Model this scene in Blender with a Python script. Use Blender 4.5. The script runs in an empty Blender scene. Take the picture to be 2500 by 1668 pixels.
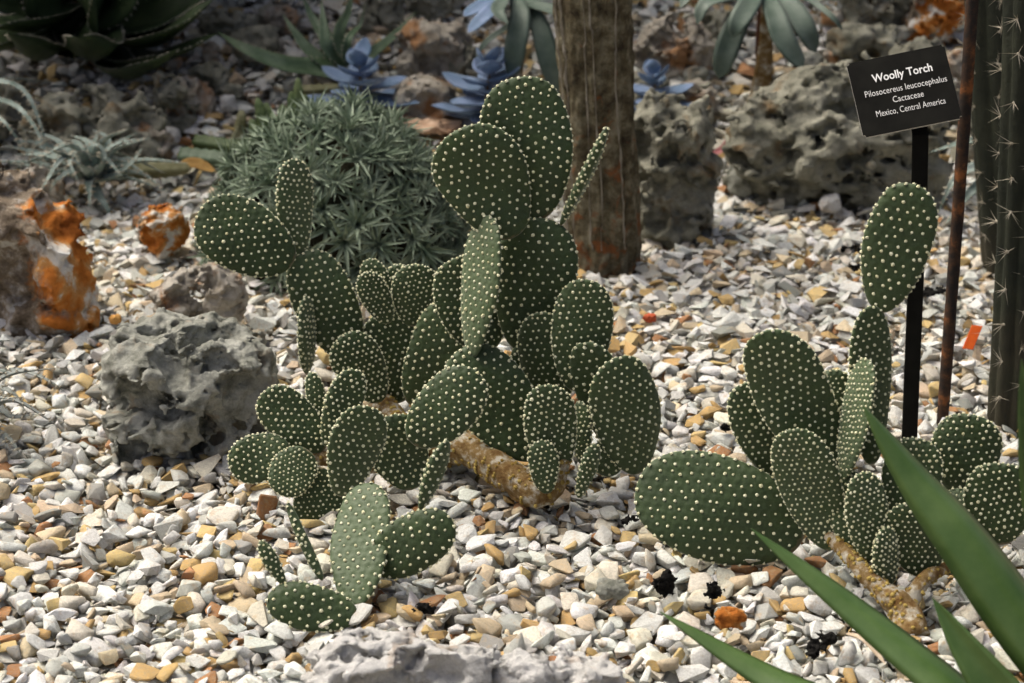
import bpy, bmesh, math, random
import numpy as np
from mathutils import Vector, Matrix

# ------------------------------------------------------------------ camera, sky, sun, exposure
SC = bpy.context.scene
COL = SC.collection
FPX, CX, CY = 5200.0, 1250.0, 834.0            # photo focal length and centre, in photo pixels
H, PITCH = 1.06, math.radians(21.9)            # camera height above the gravel, downward tilt
cam_d = bpy.data.cameras.new('camera')
cam_d.lens = FPX / 2500.0 * 36.0
cam_d.sensor_width = 36.0
cam_d.clip_start, cam_d.clip_end = 0.05, 500.0
cam_d.dof.use_dof = True
cam_d.dof.focus_distance = 2.34
cam_d.dof.aperture_fstop = 7.5
cam = bpy.data.objects.new('camera', cam_d)
cam.location = (0, 0, H)
cam.rotation_euler = (math.radians(90) - PITCH, 0, 0)
COL.objects.link(cam)
SC.camera = cam

SUN_EL, SUN_AZ = math.radians(58), math.radians(-62)      # azimuth from +Y towards +X
w = bpy.data.worlds.new('World'); SC.world = w; w.use_nodes = True
wn = w.node_tree.nodes; wl = w.node_tree.links
sky = wn.new('ShaderNodeTexSky'); sky.sky_type = 'NISHITA'; sky.sun_disc = False
sky.sun_elevation = SUN_EL; sky.sun_rotation = SUN_AZ
sky.air_density = 0.40; sky.dust_density = 8.0; sky.ozone_density = 0.0
wn['Background'].inputs[1].default_value = 0.11
wl.new(sky.outputs[0], wn['Background'].inputs[0])
sun_d = bpy.data.lights.new('sun', 'SUN'); sun_d.energy = 1.2; sun_d.angle = math.radians(50); sun_d.color = (0.985, 1.0, 0.89)
sun = bpy.data.objects.new('sun', sun_d); COL.objects.link(sun)
sdir = Vector((math.sin(SUN_AZ) * math.cos(SUN_EL), math.cos(SUN_AZ) * math.cos(SUN_EL), math.sin(SUN_EL)))
sun.location = sdir * 8
sun.rotation_euler = sdir.to_track_quat('Z', 'Y').to_euler()
vs = SC.view_settings
vs.view_transform = 'Standard'; vs.look = 'None'; vs.exposure = 0.98; vs.gamma = 1.0; vs.use_curve_mapping = False
SC.cycles.use_denoising = True
SC.cycles.max_bounces = 6; SC.cycles.diffuse_bounces = 4

# ------------------------------------------------------------------ helpers: projection
RNG = np.random.default_rng(7)
random.seed(7)
FW = np.array((0, math.cos(PITCH), -math.sin(PITCH))); UP = np.array((0, math.sin(PITCH), math.cos(PITCH))); RT = np.array((1.0, 0, 0))
CAM = np.array((0, 0, H))

def sstep(a, b, x):
    t = np.clip((x - a) / (b - a), 0, 1)
    return t * t * (3 - 2 * t)

def hz(x, y):
    """height of the gravel bed: level in front, rising into a bank behind"""
    x = np.asarray(x, float); y = np.asarray(y, float)
    z = 0.24 * np.maximum(0, y - 3.35) * sstep(3.3, 3.7, y)
    z = z + 0.10 * np.maximum(0, y - 4.6)
    z = z + 0.006 * np.sin(x * 7.1 + 1.3) * np.cos(y * 5.3) + 0.004 * np.sin(x * 15 + y * 11)
    return z

def ray(px, py):
    return FW + RT * ((px - CX) / FPX) + UP * ((CY - py) / FPX)

def at(px, py, Y):
    d = ray(px, py)
    return CAM + d * (Y / d[1])

def ground(px, py):
    d = ray(px, py)
    lo, hi = 0.8, 9.0
    for _ in range(40):
        m = (lo + hi) / 2
        p = CAM + d * (m / d[1])
        if p[2] > hz(p[0], p[1]): lo = m
        else: hi = m
    return CAM + d * (lo / d[1])

def pxm(P):
    """photo pixels per metre at a point"""
    return FPX / float(np.dot(np.asarray(P) - CAM, FW))

def nrm(v):
    v = np.asarray(v, float)
    return v / max(1e-12, np.linalg.norm(v))

# ------------------------------------------------------------------ helpers: noise
def _h(ix, iy, iz, seed):
    n = (ix.astype(np.int64) * 374761393 + iy.astype(np.int64) * 668265263 + iz.astype(np.int64) * 2147483647 + seed * 974634777) & 0xFFFFFFFF
    n = ((n ^ (n >> 13)) * 1274126177) & 0xFFFFFFFF
    n = n ^ (n >> 16)
    return (n & 0xFFFFFF) / float(0xFFFFFF)

def vnoise(P, seed=0):
    P = np.asarray(P, float)
    i = np.floor(P); f = P - i; f = f * f * (3 - 2 * f)
    x, y, z = i[:, 0], i[:, 1], i[:, 2]
    r = 0
    for dx in (0, 1):
        for dy in (0, 1):
            for dz in (0, 1):
                wgt = (f[:, 0] if dx else 1 - f[:, 0]) * (f[:, 1] if dy else 1 - f[:, 1]) * (f[:, 2] if dz else 1 - f[:, 2])
                r = r + wgt * _h(x + dx, y + dy, z + dz, seed)
    return r * 2 - 1

def fbm(P, seed=0, octaves=4):
    a, s, r = 1.0, 0.0, 0
    P = np.asarray(P, float)
    for o in range(octaves):
        r = r + a * vnoise(P * (2.03 ** o) + 17.3 * o, seed + o); s += a; a *= 0.5
    return r / s

# ------------------------------------------------------------------ helpers: meshes and objects
def mesh_np(name, V, F, smooth=True, mats=(), mat_idx=None, col=None, uv=None):
    me = bpy.data.meshes.new(name)
    V = np.asarray(V, np.float32); F = np.asarray(F, np.int32)
    k = F.shape[1]
    me.vertices.add(len(V)); me.vertices.foreach_set('co', V.ravel())
    me.loops.add(F.size); me.loops.foreach_set('vertex_index', F.ravel())
    me.polygons.add(len(F))
    me.polygons.foreach_set('loop_start', np.arange(0, F.size, k, dtype=np.int32))
    me.polygons.foreach_set('loop_total', np.full(len(F), k, np.int32))
    me.polygons.foreach_set('use_smooth', np.full(len(F), smooth, bool))
    for m in mats: me.materials.append(m)
    if mat_idx is not None: me.polygons.foreach_set('material_index', np.asarray(mat_idx, np.int32))
    if col is not None:
        a = me.attributes.new('col', 'FLOAT_COLOR', 'POINT')
        a.data.foreach_set('color', np.concatenate([col, np.ones((len(col), 1))], 1).astype(np.float32).ravel())
    if uv is not None:
        l = me.uv_layers.new(name='lattice')
        l.data.foreach_set('uv', np.asarray(uv, np.float32)[F.ravel()].ravel())
    me.update(calc_edges=True)
    return me

def obj(name, me, parent=None, loc=None):
    o = bpy.data.objects.new(name, me); COL.objects.link(o)
    if parent is not None: o.parent = parent
    if loc is not None: o.location = loc
    return o

def tag(o, label=None, cat=None, group=None, kind=None):
    if label: o['label'] = label
    if cat: o['category'] = cat
    if group: o['group'] = group
    if kind: o['kind'] = kind
    return o

def thing(name, label, cat, loc, group=None):
    o = bpy.data.objects.new(name, None); COL.objects.link(o)
    o.empty_display_size = 0.02
    o.location = tuple(map(float, loc))
    return tag(o, label, cat, group)

def quads_to_tris(F):
    F = np.asarray(F)
    return np.concatenate([F[:, [0, 1, 2]], F[:, [0, 2, 3]]])

def grid_faces(nr, nc, wrap):
    """quads of an nr x nc grid, columns optionally wrapped, as triangles"""
    r = np.arange(nr - 1)[:, None]; c = np.arange(nc if wrap else nc - 1)[None, :]
    c2 = (c + 1) % nc
    q = np.stack([r * nc + c, r * nc + c2, (r + 1) * nc + c2, (r + 1) * nc + c], -1).reshape(-1, 4)
    return quads_to_tris(q)

def stamp(TV, TF, M, P):
    """copies of a template: M (n,3,3) column frames, P (n,3)"""
    n = len(P); k = len(TV)
    V = np.einsum('nij,kj->nki', M, TV) + P[:, None, :]
    F = TF[None] + (np.arange(n) * k)[:, None, None]
    return V.reshape(-1, 3), F.reshape(-1, 3)

def frames(N, spin=None):
    """orthonormal frames whose third column is N"""
    N = N / np.maximum(1e-9, np.linalg.norm(N, axis=1))[:, None]
    a = np.where(np.abs(N[:, 2:3]) < 0.9, np.array([[0, 0, 1.0]]), np.array([[1.0, 0, 0]]))
    X = np.cross(a, N); X /= np.linalg.norm(X, axis=1)[:, None]
    Yv = np.cross(N, X)
    if spin is not None:
        c, s = np.cos(spin)[:, None], np.sin(spin)[:, None]
        X, Yv = X * c + Yv * s, Yv * c - X * s
    return np.stack([X, Yv, N], -1)

def rot_axis(v, axis, ang):
    axis = nrm(axis)
    return v * math.cos(ang) + np.cross(axis, v) * math.sin(ang) + axis * np.dot(axis, v) * (1 - math.cos(ang))

def curve_pts(P, m):
    """Catmull-Rom through P, m samples by even parameter"""
    P = np.asarray(P, float)
    if len(P) == 2: return P[0] + (P[1] - P[0]) * np.linspace(0, 1, m)[:, None]
    Q = np.vstack([2 * P[0] - P[1], P, 2 * P[-1] - P[-2]])
    seg = np.r_[0, np.cumsum(np.linalg.norm(np.diff(P, axis=0), axis=1))]; seg /= seg[-1]
    out = []
    for s in np.linspace(0, 1, m):
        i = min(len(P) - 2, int(np.searchsorted(seg, s, 'right') - 1)); i = max(0, i)
        t = (s - seg[i]) / max(1e-9, seg[i + 1] - seg[i])
        a, b, c, d = Q[i], Q[i + 1], Q[i + 2], Q[i + 3]
        out.append(0.5 * (2 * b + (c - a) * t + (2 * a - 5 * b + 4 * c - d) * t * t + (3 * b - a - 3 * c + d) * t ** 3))
    return np.array(out)

# ------------------------------------------------------------------ materials
class NT:
    def __init__(self, name):
        self.m = bpy.data.materials.new(name); self.m.use_nodes = True
        self.n = self.m.node_tree.nodes; self.l = self.m.node_tree.links
        self.b = self.n['Principled BSDF']
    def new(self, t, **kw):
        nd = self.n.new(t)
        for k, v in kw.items(): setattr(nd, k, v)
        return nd
    def link(self, a, b): self.l.new(a, b)
    def pos(self):
        return self.new('ShaderNodeNewGeometry').outputs['Position']
    def noise(self, scale, detail=4, rough=0.6, vec=None, dist=0.0):
        nd = self.new('ShaderNodeTexNoise')
        nd.inputs['Scale'].default_value = scale; nd.inputs['Detail'].default_value = detail
        nd.inputs['Roughness'].default_value = rough; nd.inputs['Distortion'].default_value = dist
        self.link(vec if vec is not None else self.pos(), nd.inputs['Vector'])
        return nd.outputs['Fac']
    def ramp(self, fac, stops, interp='LINEAR'):
        nd = self.new('ShaderNodeValToRGB'); nd.color_ramp.interpolation = interp
        e = nd.color_ramp.elements
        while len(e) < len(stops): e.new(0.5)
        for el, (p, c) in zip(e, stops):
            el.position = p; el.color = (c if isinstance(c, (tuple, list)) else (c, c, c)) + ((1,) if len(c if isinstance(c, (tuple, list)) else (c, c, c)) == 3 else ())
        self.link(fac, nd.inputs['Fac'])
        return nd.outputs['Color']
    def mix(self, fac, a, b, blend='MIX'):
        nd = self.new('ShaderNodeMix', data_type='RGBA', blend_type=blend)
        for sock, v in ((nd.inputs['Factor'], fac), (nd.inputs['A'], a), (nd.inputs['B'], b)):
            if isinstance(v, bpy.types.NodeSocket): self.link(v, sock)
            elif isinstance(v, (tuple, list)): sock.default_value = tuple(v) + (1,)
            else: sock.default_value = v
        return nd.outputs['Result']
    def math(self, op, a, b=None):
        nd = self.new('ShaderNodeMath', operation=op)
        for s, v in zip(nd.inputs, (a, b)):
            if v is None: continue
            if isinstance(v, bpy.types.NodeSocket): self.link(v, s)
            else: s.default_value = v
        return nd.outputs[0]
    def bump(self, h, strength, dist):
        nd = self.new('ShaderNodeBump'); nd.inputs['Strength'].default_value = strength; nd.inputs['Distance'].default_value = dist
        self.link(h, nd.inputs['Height']); self.link(nd.outputs[0], self.b.inputs['Normal'])
        return nd
    def color(self, c):
        if isinstance(c, bpy.types.NodeSocket): self.link(c, self.b.inputs['Base Color'])
        else: self.b.inputs['Base Color'].default_value = tuple(c) + (1,)
    def rough(self, r, spec=0.3):
        self.b.inputs['Roughness'].default_value = r
        self.b.inputs['Specular IOR Level'].default_value = spec

def two_tone(name, a, b, scale, rough=0.7, spec=0.2, bump=0.0, bscale=None, lo=0.35, hi=0.65, bdist=0.001):
    t = NT(name)
    t.color(t.ramp(t.noise(scale, 5), [(lo, a), (hi, b)]))
    t.rough(rough, spec)
    if bump: t.bump(t.noise(bscale or scale * 3, 4), bump, bdist)
    return t.m

# gravel: one colour per stone (attribute) with stains and veins
t = NT('gravel_stone')
at_ = t.new('ShaderNodeAttribute'); at_.attribute_name = 'col'
stain = t.ramp(t.noise(95, 5, 0.65), [(0.55, 0.0), (0.70, 0.6)])
c = t.mix(stain, at_.outputs['Color'], (0.52, 0.35, 0.17))
c = t.mix(t.ramp(t.noise(330, 4, 0.75), [(0.34, 0.45), (0.58, 0.0)]), c, (0.27, 0.26, 0.22))
c = t.mix(0.6, c, t.ramp(t.noise(1300, 3, 0.75), [(0.3, 0.62), (0.65, 1.0)]), 'MULTIPLY')
t.color(c); t.rough(0.75, 0.25); t.bump(t.noise(420, 5, 0.75), 0.75, 0.0022)
M_GRAVEL = t.m
M_SOIL = two_tone('soil', (0.13, 0.11, 0.08), (0.30, 0.26, 0.20), 160, 0.95, 0.1, 0.6, 400)

def rock_mat(name, base, light, stain_col, stain_amt, scale=28):
    t = NT(name)
    c = t.ramp(t.noise(scale, 6, 0.65), [(0.34, base), (0.62, light)])
    c = t.mix(t.ramp(t.noise(scale * 0.55, 5, 0.62, dist=0.6), [(0.60 - 0.3 * stain_amt, 0.0), (0.72 - 0.3 * stain_amt, 0.9)]), c, stain_col)
    c = t.mix(0.5, c, t.ramp(t.noise(scale * 14, 4, 0.7), [(0.3, 0.6), (0.65, 1.0)]), 'MULTIPLY')
    t.color(c); t.rough(0.85, 0.2); t.bump(t.noise(scale * 8, 8, 0.74), 1.0, 0.0065)
    return t.m
M_ROCK = rock_mat('limestone', (0.18, 0.186, 0.148), (0.54, 0.545, 0.475), (0.48, 0.38, 0.26), 0.10)
M_ROCKD = rock_mat('dark_limestone', (0.155, 0.155, 0.115), (0.42, 0.41, 0.325), (0.22, 0.14, 0.06), 0.10, 24)
M_ROCKW = rock_mat('pale_limestone', (0.64, 0.63, 0.59), (0.82, 0.81, 0.77), (0.55, 0.42, 0.30), 0.10)
M_ROCKC = rock_mat('cream_limestone', (0.28, 0.24, 0.18), (0.58, 0.54, 0.46), (0.40, 0.20, 0.08), 0.3)
def orange_mat(name, scale, crust):
    """broken quartz: rusty orange running into white, with a grey brown weathered crust on one side"""
    t = NT(name)
    f = t.ramp(t.noise(scale, 6, 0.6, dist=0.35), [(0.34, (0.34, 0.10, 0.02)), (0.46, (0.56, 0.19, 0.035)), (0.53, (0.62, 0.33, 0.12)), (0.57, (0.76, 0.70, 0.60)), (0.66, (0.80, 0.79, 0.74))])
    cr = t.ramp(t.noise(scale * 2.2, 6, 0.68), [(0.36, (0.10, 0.075, 0.05)), (0.52, (0.30, 0.245, 0.18)), (0.64, (0.66, 0.64, 0.58))])
    tc = t.new('ShaderNodeTexCoord'); sp = t.new('ShaderNodeSeparateXYZ'); t.link(tc.outputs['Object'], sp.inputs[0])
    m = t.math('ADD', t.math('MULTIPLY', sp.outputs['X'], 5.0), t.math('MULTIPLY', t.noise(scale * 0.8, 5, 0.6), 1.4))
    m = t.math('SUBTRACT', m, crust)
    c = t.mix(t.ramp(m, [(0.0, 0.0), (0.10, 1.0)]), cr, f)
    c = t.mix(0.5, c, t.ramp(t.noise(scale * 16, 4, 0.7), [(0.3, 0.6), (0.65, 1.0)]), 'MULTIPLY')
    t.color(c); t.rough(0.95, 0.1); t.bump(t.noise(scale * 10, 7, 0.72), 1.0, 0.006)
    return t.m
M_ORANGE = orange_mat('orange_quartz', 13, 0.86)
M_ORANGE2 = orange_mat('orange_chip', 30, 0.40)

# cactus pad: dark velvety green, tubercles from the areole lattice in the UV map
t = NT('cactus_pad')
tone = t.new('ShaderNodeAttribute'); tone.attribute_type = 'OBJECT'; tone.attribute_name = 'tone'
c = t.mix(tone.outputs['Fac'], (0.019, 0.038, 0.009), (0.090, 0.128, 0.064))
c = t.mix(t.ramp(t.noise(38, 5, 0.6), [(0.35, 0.0), (0.72, 0.55)]), c, (0.046, 0.082, 0.020))
c = t.mix(t.ramp(t.noise(150, 5, 0.7, dist=0.4), [(0.66, 0.0), (0.74, 0.5)]), c, (0.17, 0.155, 0.10))
c = t.mix(t.ramp(t.noise(900, 3, 0.7), [(0.45, 0.0), (0.8, 0.30)]), c, (0.16, 0.18, 0.13))
UVB = t.new('ShaderNodeUVMap'); UVB.uv_map = 'lattice'; SB = t.new('ShaderNodeSeparateXYZ'); t.link(UVB.outputs[0], SB.inputs[0])
c = t.mix(t.ramp(t.math('ADD', SB.outputs['Y'], t.math('MULTIPLY', t.noise(170, 4), 1.4)), [(0.9, 0.6), (1.0, 0.0)]), c, (0.17, 0.13, 0.07))
t.color(c); t.rough(0.55, 0.28)
t.b.inputs['Sheen Weight'].default_value = 0.22; t.b.inputs['Sheen Roughness'].default_value = 0.45
t.b.inputs['Sheen Tint'].default_value = (0.95, 1.0, 0.85, 1)
uvn = t.new('ShaderNodeUVMap'); uvn.uv_map = 'lattice'
sx = t.new('ShaderNodeSeparateXYZ'); t.link(uvn.outputs[0], sx.inputs[0])
X_, Y_ = sx.outputs['X'], sx.outputs['Y']
k3 = 1 / math.sqrt(3)
yb = t.math('MULTIPLY', Y_, k3)
w1 = t.math('COSINE', t.math('MULTIPLY', t.math('SUBTRACT', X_, yb), 2 * math.pi))
w2 = t.math('COSINE', t.math('MULTIPLY', yb, 4 * math.pi))
w3 = t.math('COSINE', t.math('MULTIPLY', t.math('ADD', X_, yb), 2 * math.pi))
hgt = t.math('ADD', t.math('MULTIPLY', t.math('ADD', w1, t.math('ADD', w2, w3)), 0.22), t.math('MULTIPLY', t.noise(500, 3), 0.35))
t.bump(hgt, 0.55, 0.0013)
M_PAD = t.m
M_AREOLE = two_tone('areole_tuft', (0.58, 0.56, 0.33), (0.80, 0.80, 0.60), 120, 0.9, 0.1)
M_AREOLE_Y = two_tone('old_areole', (0.22, 0.14, 0.03), (0.44, 0.34, 0.11), 150, 0.9, 0.1)
t = NT('woody_stem')
c = t.ramp(t.noise(60, 5, 0.65), [(0.36, (0.13, 0.07, 0.022)), (0.50, (0.23, 0.155, 0.065)), (0.62, (0.46, 0.43, 0.35))])
t.color(c); t.rough(0.9, 0.15); t.bump(t.noise(350, 5, 0.7), 0.8, 0.003)
M_STEM = t.m

def leaf_mat(name, a, b, scale, rough=0.5, spec=0.4, sheen=0.0, along=None):
    t = NT(name)
    c = t.ramp(t.noise(scale, 4), [(0.35, a), (0.68, b)])
    t.color(c); t.rough(rough, spec)
    t.b.inputs['Sheen Weight'].default_value = sheen
    t.bump(t.noise(scale * 12, 3), 0.2, 0.001)
    return t.m
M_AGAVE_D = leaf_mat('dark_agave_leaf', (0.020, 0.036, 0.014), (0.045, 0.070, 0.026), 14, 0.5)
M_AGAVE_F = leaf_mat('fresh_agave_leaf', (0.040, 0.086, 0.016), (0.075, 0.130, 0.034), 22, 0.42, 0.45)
M_ALOE = leaf_mat('aloe_leaf', (0.055, 0.095, 0.045), (0.125, 0.175, 0.105), 35, 0.5)
M_STAPELIA = leaf_mat('succulent_stem', (0.060, 0.100, 0.030), (0.120, 0.160, 0.060), 40, 0.55)
M_YELLOWSTEM = leaf_mat('yellowing_stem', (0.13, 0.13, 0.05), (0.26, 0.25, 0.14), 30, 0.6)
M_HECHTIA = leaf_mat('silver_leaf', (0.10, 0.145, 0.115), (0.36, 0.43, 0.38), 40, 0.6, 0.3, 0.2)
M_HECHTIA_G = leaf_mat('grey_leaf', (0.13, 0.15, 0.13), (0.27, 0.29, 0.27), 40, 0.65, 0.25, 0.2)
M_BLUE = leaf_mat('blue_succulent_leaf', (0.085, 0.15, 0.235), (0.165, 0.225, 0.36), 30, 0.6, 0.25, 0.2)
M_GREYLEAF = leaf_mat('grey_green_leaf', (0.055, 0.085, 0.062), (0.115, 0.150, 0.120), 22, 0.55, 0.3, 0.1)
M_CUSHION = leaf_mat('cushion_leaf', (0.115, 0.165, 0.10), (0.33, 0.39, 0.29), 30, 0.6, 0.25, 0.1)
M_CUSHCORE = two_tone('dead_leaf_core', (0.020, 0.020, 0.012), (0.06, 0.055, 0.035), 90, 0.95, 0.05, 0.8, 300)
M_TOOTH = two_tone('leaf_tooth', (0.35, 0.32, 0.24), (0.6, 0.56, 0.45), 80, 0.7)
M_SPINE = two_tone('spine', (0.30, 0.27, 0.20), (0.55, 0.50, 0.40), 50, 0.6)
M_BLACK = two_tone('black_plastic', (0.006, 0.006, 0.005), (0.011, 0.011, 0.009), 30, 0.6, 0.05)
M_EDGE = two_tone('cut_plastic_edge', (0.40, 0.39, 0.36), (0.5, 0.49, 0.46), 30, 0.6)
M_WHITE = two_tone('sign_lettering', (0.72, 0.72, 0.70), (0.8, 0.8, 0.78), 50, 0.6)
M_CHAR = two_tone('charred_husk', (0.004, 0.004, 0.004), (0.018, 0.017, 0.015), 200, 0.95, 0.08, 0.9, 500, bdist=0.002)
M_TAG = two_tone('orange_plastic', (0.60, 0.085, 0.012), (0.70, 0.13, 0.02), 60, 0.5)
M_RED = two_tone('red_stone', (0.30, 0.04, 0.015), (0.45, 0.10, 0.04), 120, 0.7)
M_PINK = two_tone('pink_leaf', (0.45, 0.16, 0.17), (0.60, 0.30, 0.28), 60, 0.6)
M_STRAW = two_tone('dry_leaf', (0.30, 0.22, 0.14), (0.48, 0.40, 0.30), 60, 0.8)
t = NT('rusty_iron')
t.color(t.ramp(t.noise(38, 6, 0.65), [(0.42, (0.016, 0.012, 0.010)), (0.56, (0.055, 0.028, 0.014)), (0.68, (0.21, 0.075, 0.022))]))
t.rough(0.85, 0.3); t.bump(t.noise(300, 4), 0.6, 0.001); M_RUST = t.m
t = NT('column_bark')
c = t.ramp(t.noise(34, 6, 0.7), [(0.36, (0.045, 0.034, 0.020)), (0.5, (0.125, 0.105, 0.062)), (0.64, (0.26, 0.235, 0.16))])
sep = t.new('ShaderNodeSeparateXYZ'); t.link(t.pos(), sep.inputs[0])
low = t.ramp(t.math('ADD', t.math('MULTIPLY', sep.outputs['Z'], -0.55), t.math('MULTIPLY', t.noise(24, 6, 0.7, dist=0.6), 1.5)), [(0.75, 0.0), (0.90, 0.85)])
c = t.mix(low, c, (0.235, 0.082, 0.026))
c = t.mix(t.ramp(t.noise(90, 5, 0.7), [(0.56, 0.0), (0.68, 0.5)]), c, (0.10, 0.11, 0.075))
t.color(c); t.rough(0.92, 0.15); t.bump(t.noise(190, 6, 0.72), 1.0, 0.005); M_BARK = t.m
t = NT('column_cactus_skin')
c = t.ramp(t.noise(18, 5), [(0.35, (0.010, 0.014, 0.008)), (0.65, (0.024, 0.028, 0.016))])
sep = t.new('ShaderNodeSeparateXYZ'); t.link(t.pos(), sep.inputs[0])
cork = t.ramp(t.math('ADD', t.math('MULTIPLY', sep.outputs['Z'], -2.0), t.noise(14, 4)), [(0.25, 0.0), (0.5, 0.7)])
c = t.mix(cork, c, (0.050, 0.044, 0.027))
t.color(c); t.rough(0.65, 0.3); t.bump(t.noise(160, 5, 0.7), 0.6, 0.003); M_COLUMN = t.m

# ------------------------------------------------------------------ ground sheet
def build_ground():
    xs = np.r_[np.linspace(-40, -2.2, 8), np.linspace(-2, 2, 60), np.linspace(2.2, 40, 8)]
    ys = np.r_[np.linspace(-30, 0.8, 6), np.linspace(1.0, 6, 90), np.linspace(6.3, 60, 12)]
    X, Y = np.meshgrid(xs, ys)
    Z = np.where(Y > 6, hz(X, np.full_like(X, 6.0)) + (Y - 6) * 0.02, hz(X, Y)) - 0.050
    V = np.stack([X, Y, Z], -1).reshape(-1, 3)
    me = mesh_np('ground', V, grid_faces(len(ys), len(xs), False), True, [M_SOIL])
    return tag(obj('ground', me), 'grey brown soil bed under the crushed stone gravel', 'ground', kind='structure')
GROUND = build_ground()

# ------------------------------------------------------------------ gravel
PALETTE = np.array([(0.80, 0.81, 0.765), (0.70, 0.71, 0.655), (0.50, 0.51, 0.465), (0.72, 0.68, 0.56), (0.62, 0.50, 0.335), (0.54, 0.355, 0.13), (0.40, 0.19, 0.07), (0.27, 0.275, 0.245), (0.62, 0.46, 0.19)])
PAL_W = np.array([0.32, 0.21, 0.09, 0.14, 0.10, 0.06, 0.025, 0.025, 0.045])

def stone_proto(rng, bevel):
    kind = rng.random()
    n = rng.integers(10, 14) if bevel else rng.integers(8, 11)
    P = rng.normal(size=(n, 3)); P /= np.linalg.norm(P, axis=1)[:, None]
    if kind < 0.55:                                     # blocky chip: push towards a box
        P = np.sign(P) * np.abs(P) ** 0.55
    P *= rng.uniform(0.90, 1.04, (n, 1))
    P /= np.abs(P).max(0)
    bm = bmesh.new()
    for p in P: bm.verts.new(p)
    r = bmesh.ops.convex_hull(bm, input=bm.verts)
    loose = [v for v in bm.verts if not v.link_faces]
    if loose: bmesh.ops.delete(bm, geom=loose, context='VERTS')
    bmesh.ops.dissolve_limit(bm, angle_limit=math.radians(14), verts=bm.verts, edges=bm.edges)
    if bevel:
        bmesh.ops.bevel(bm, geom=list(bm.edges), offset=0.13, segments=1, profile=0.5, affect='EDGES', clamp_overlap=True)
    bmesh.ops.triangulate(bm, faces=bm.faces)
    bm.verts.ensure_lookup_table()
    V = np.array([v.co[:] for v in bm.verts]); F = np.array([[v.index for v in f.verts] for f in bm.faces])
    bm.free()
    return V, F

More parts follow.
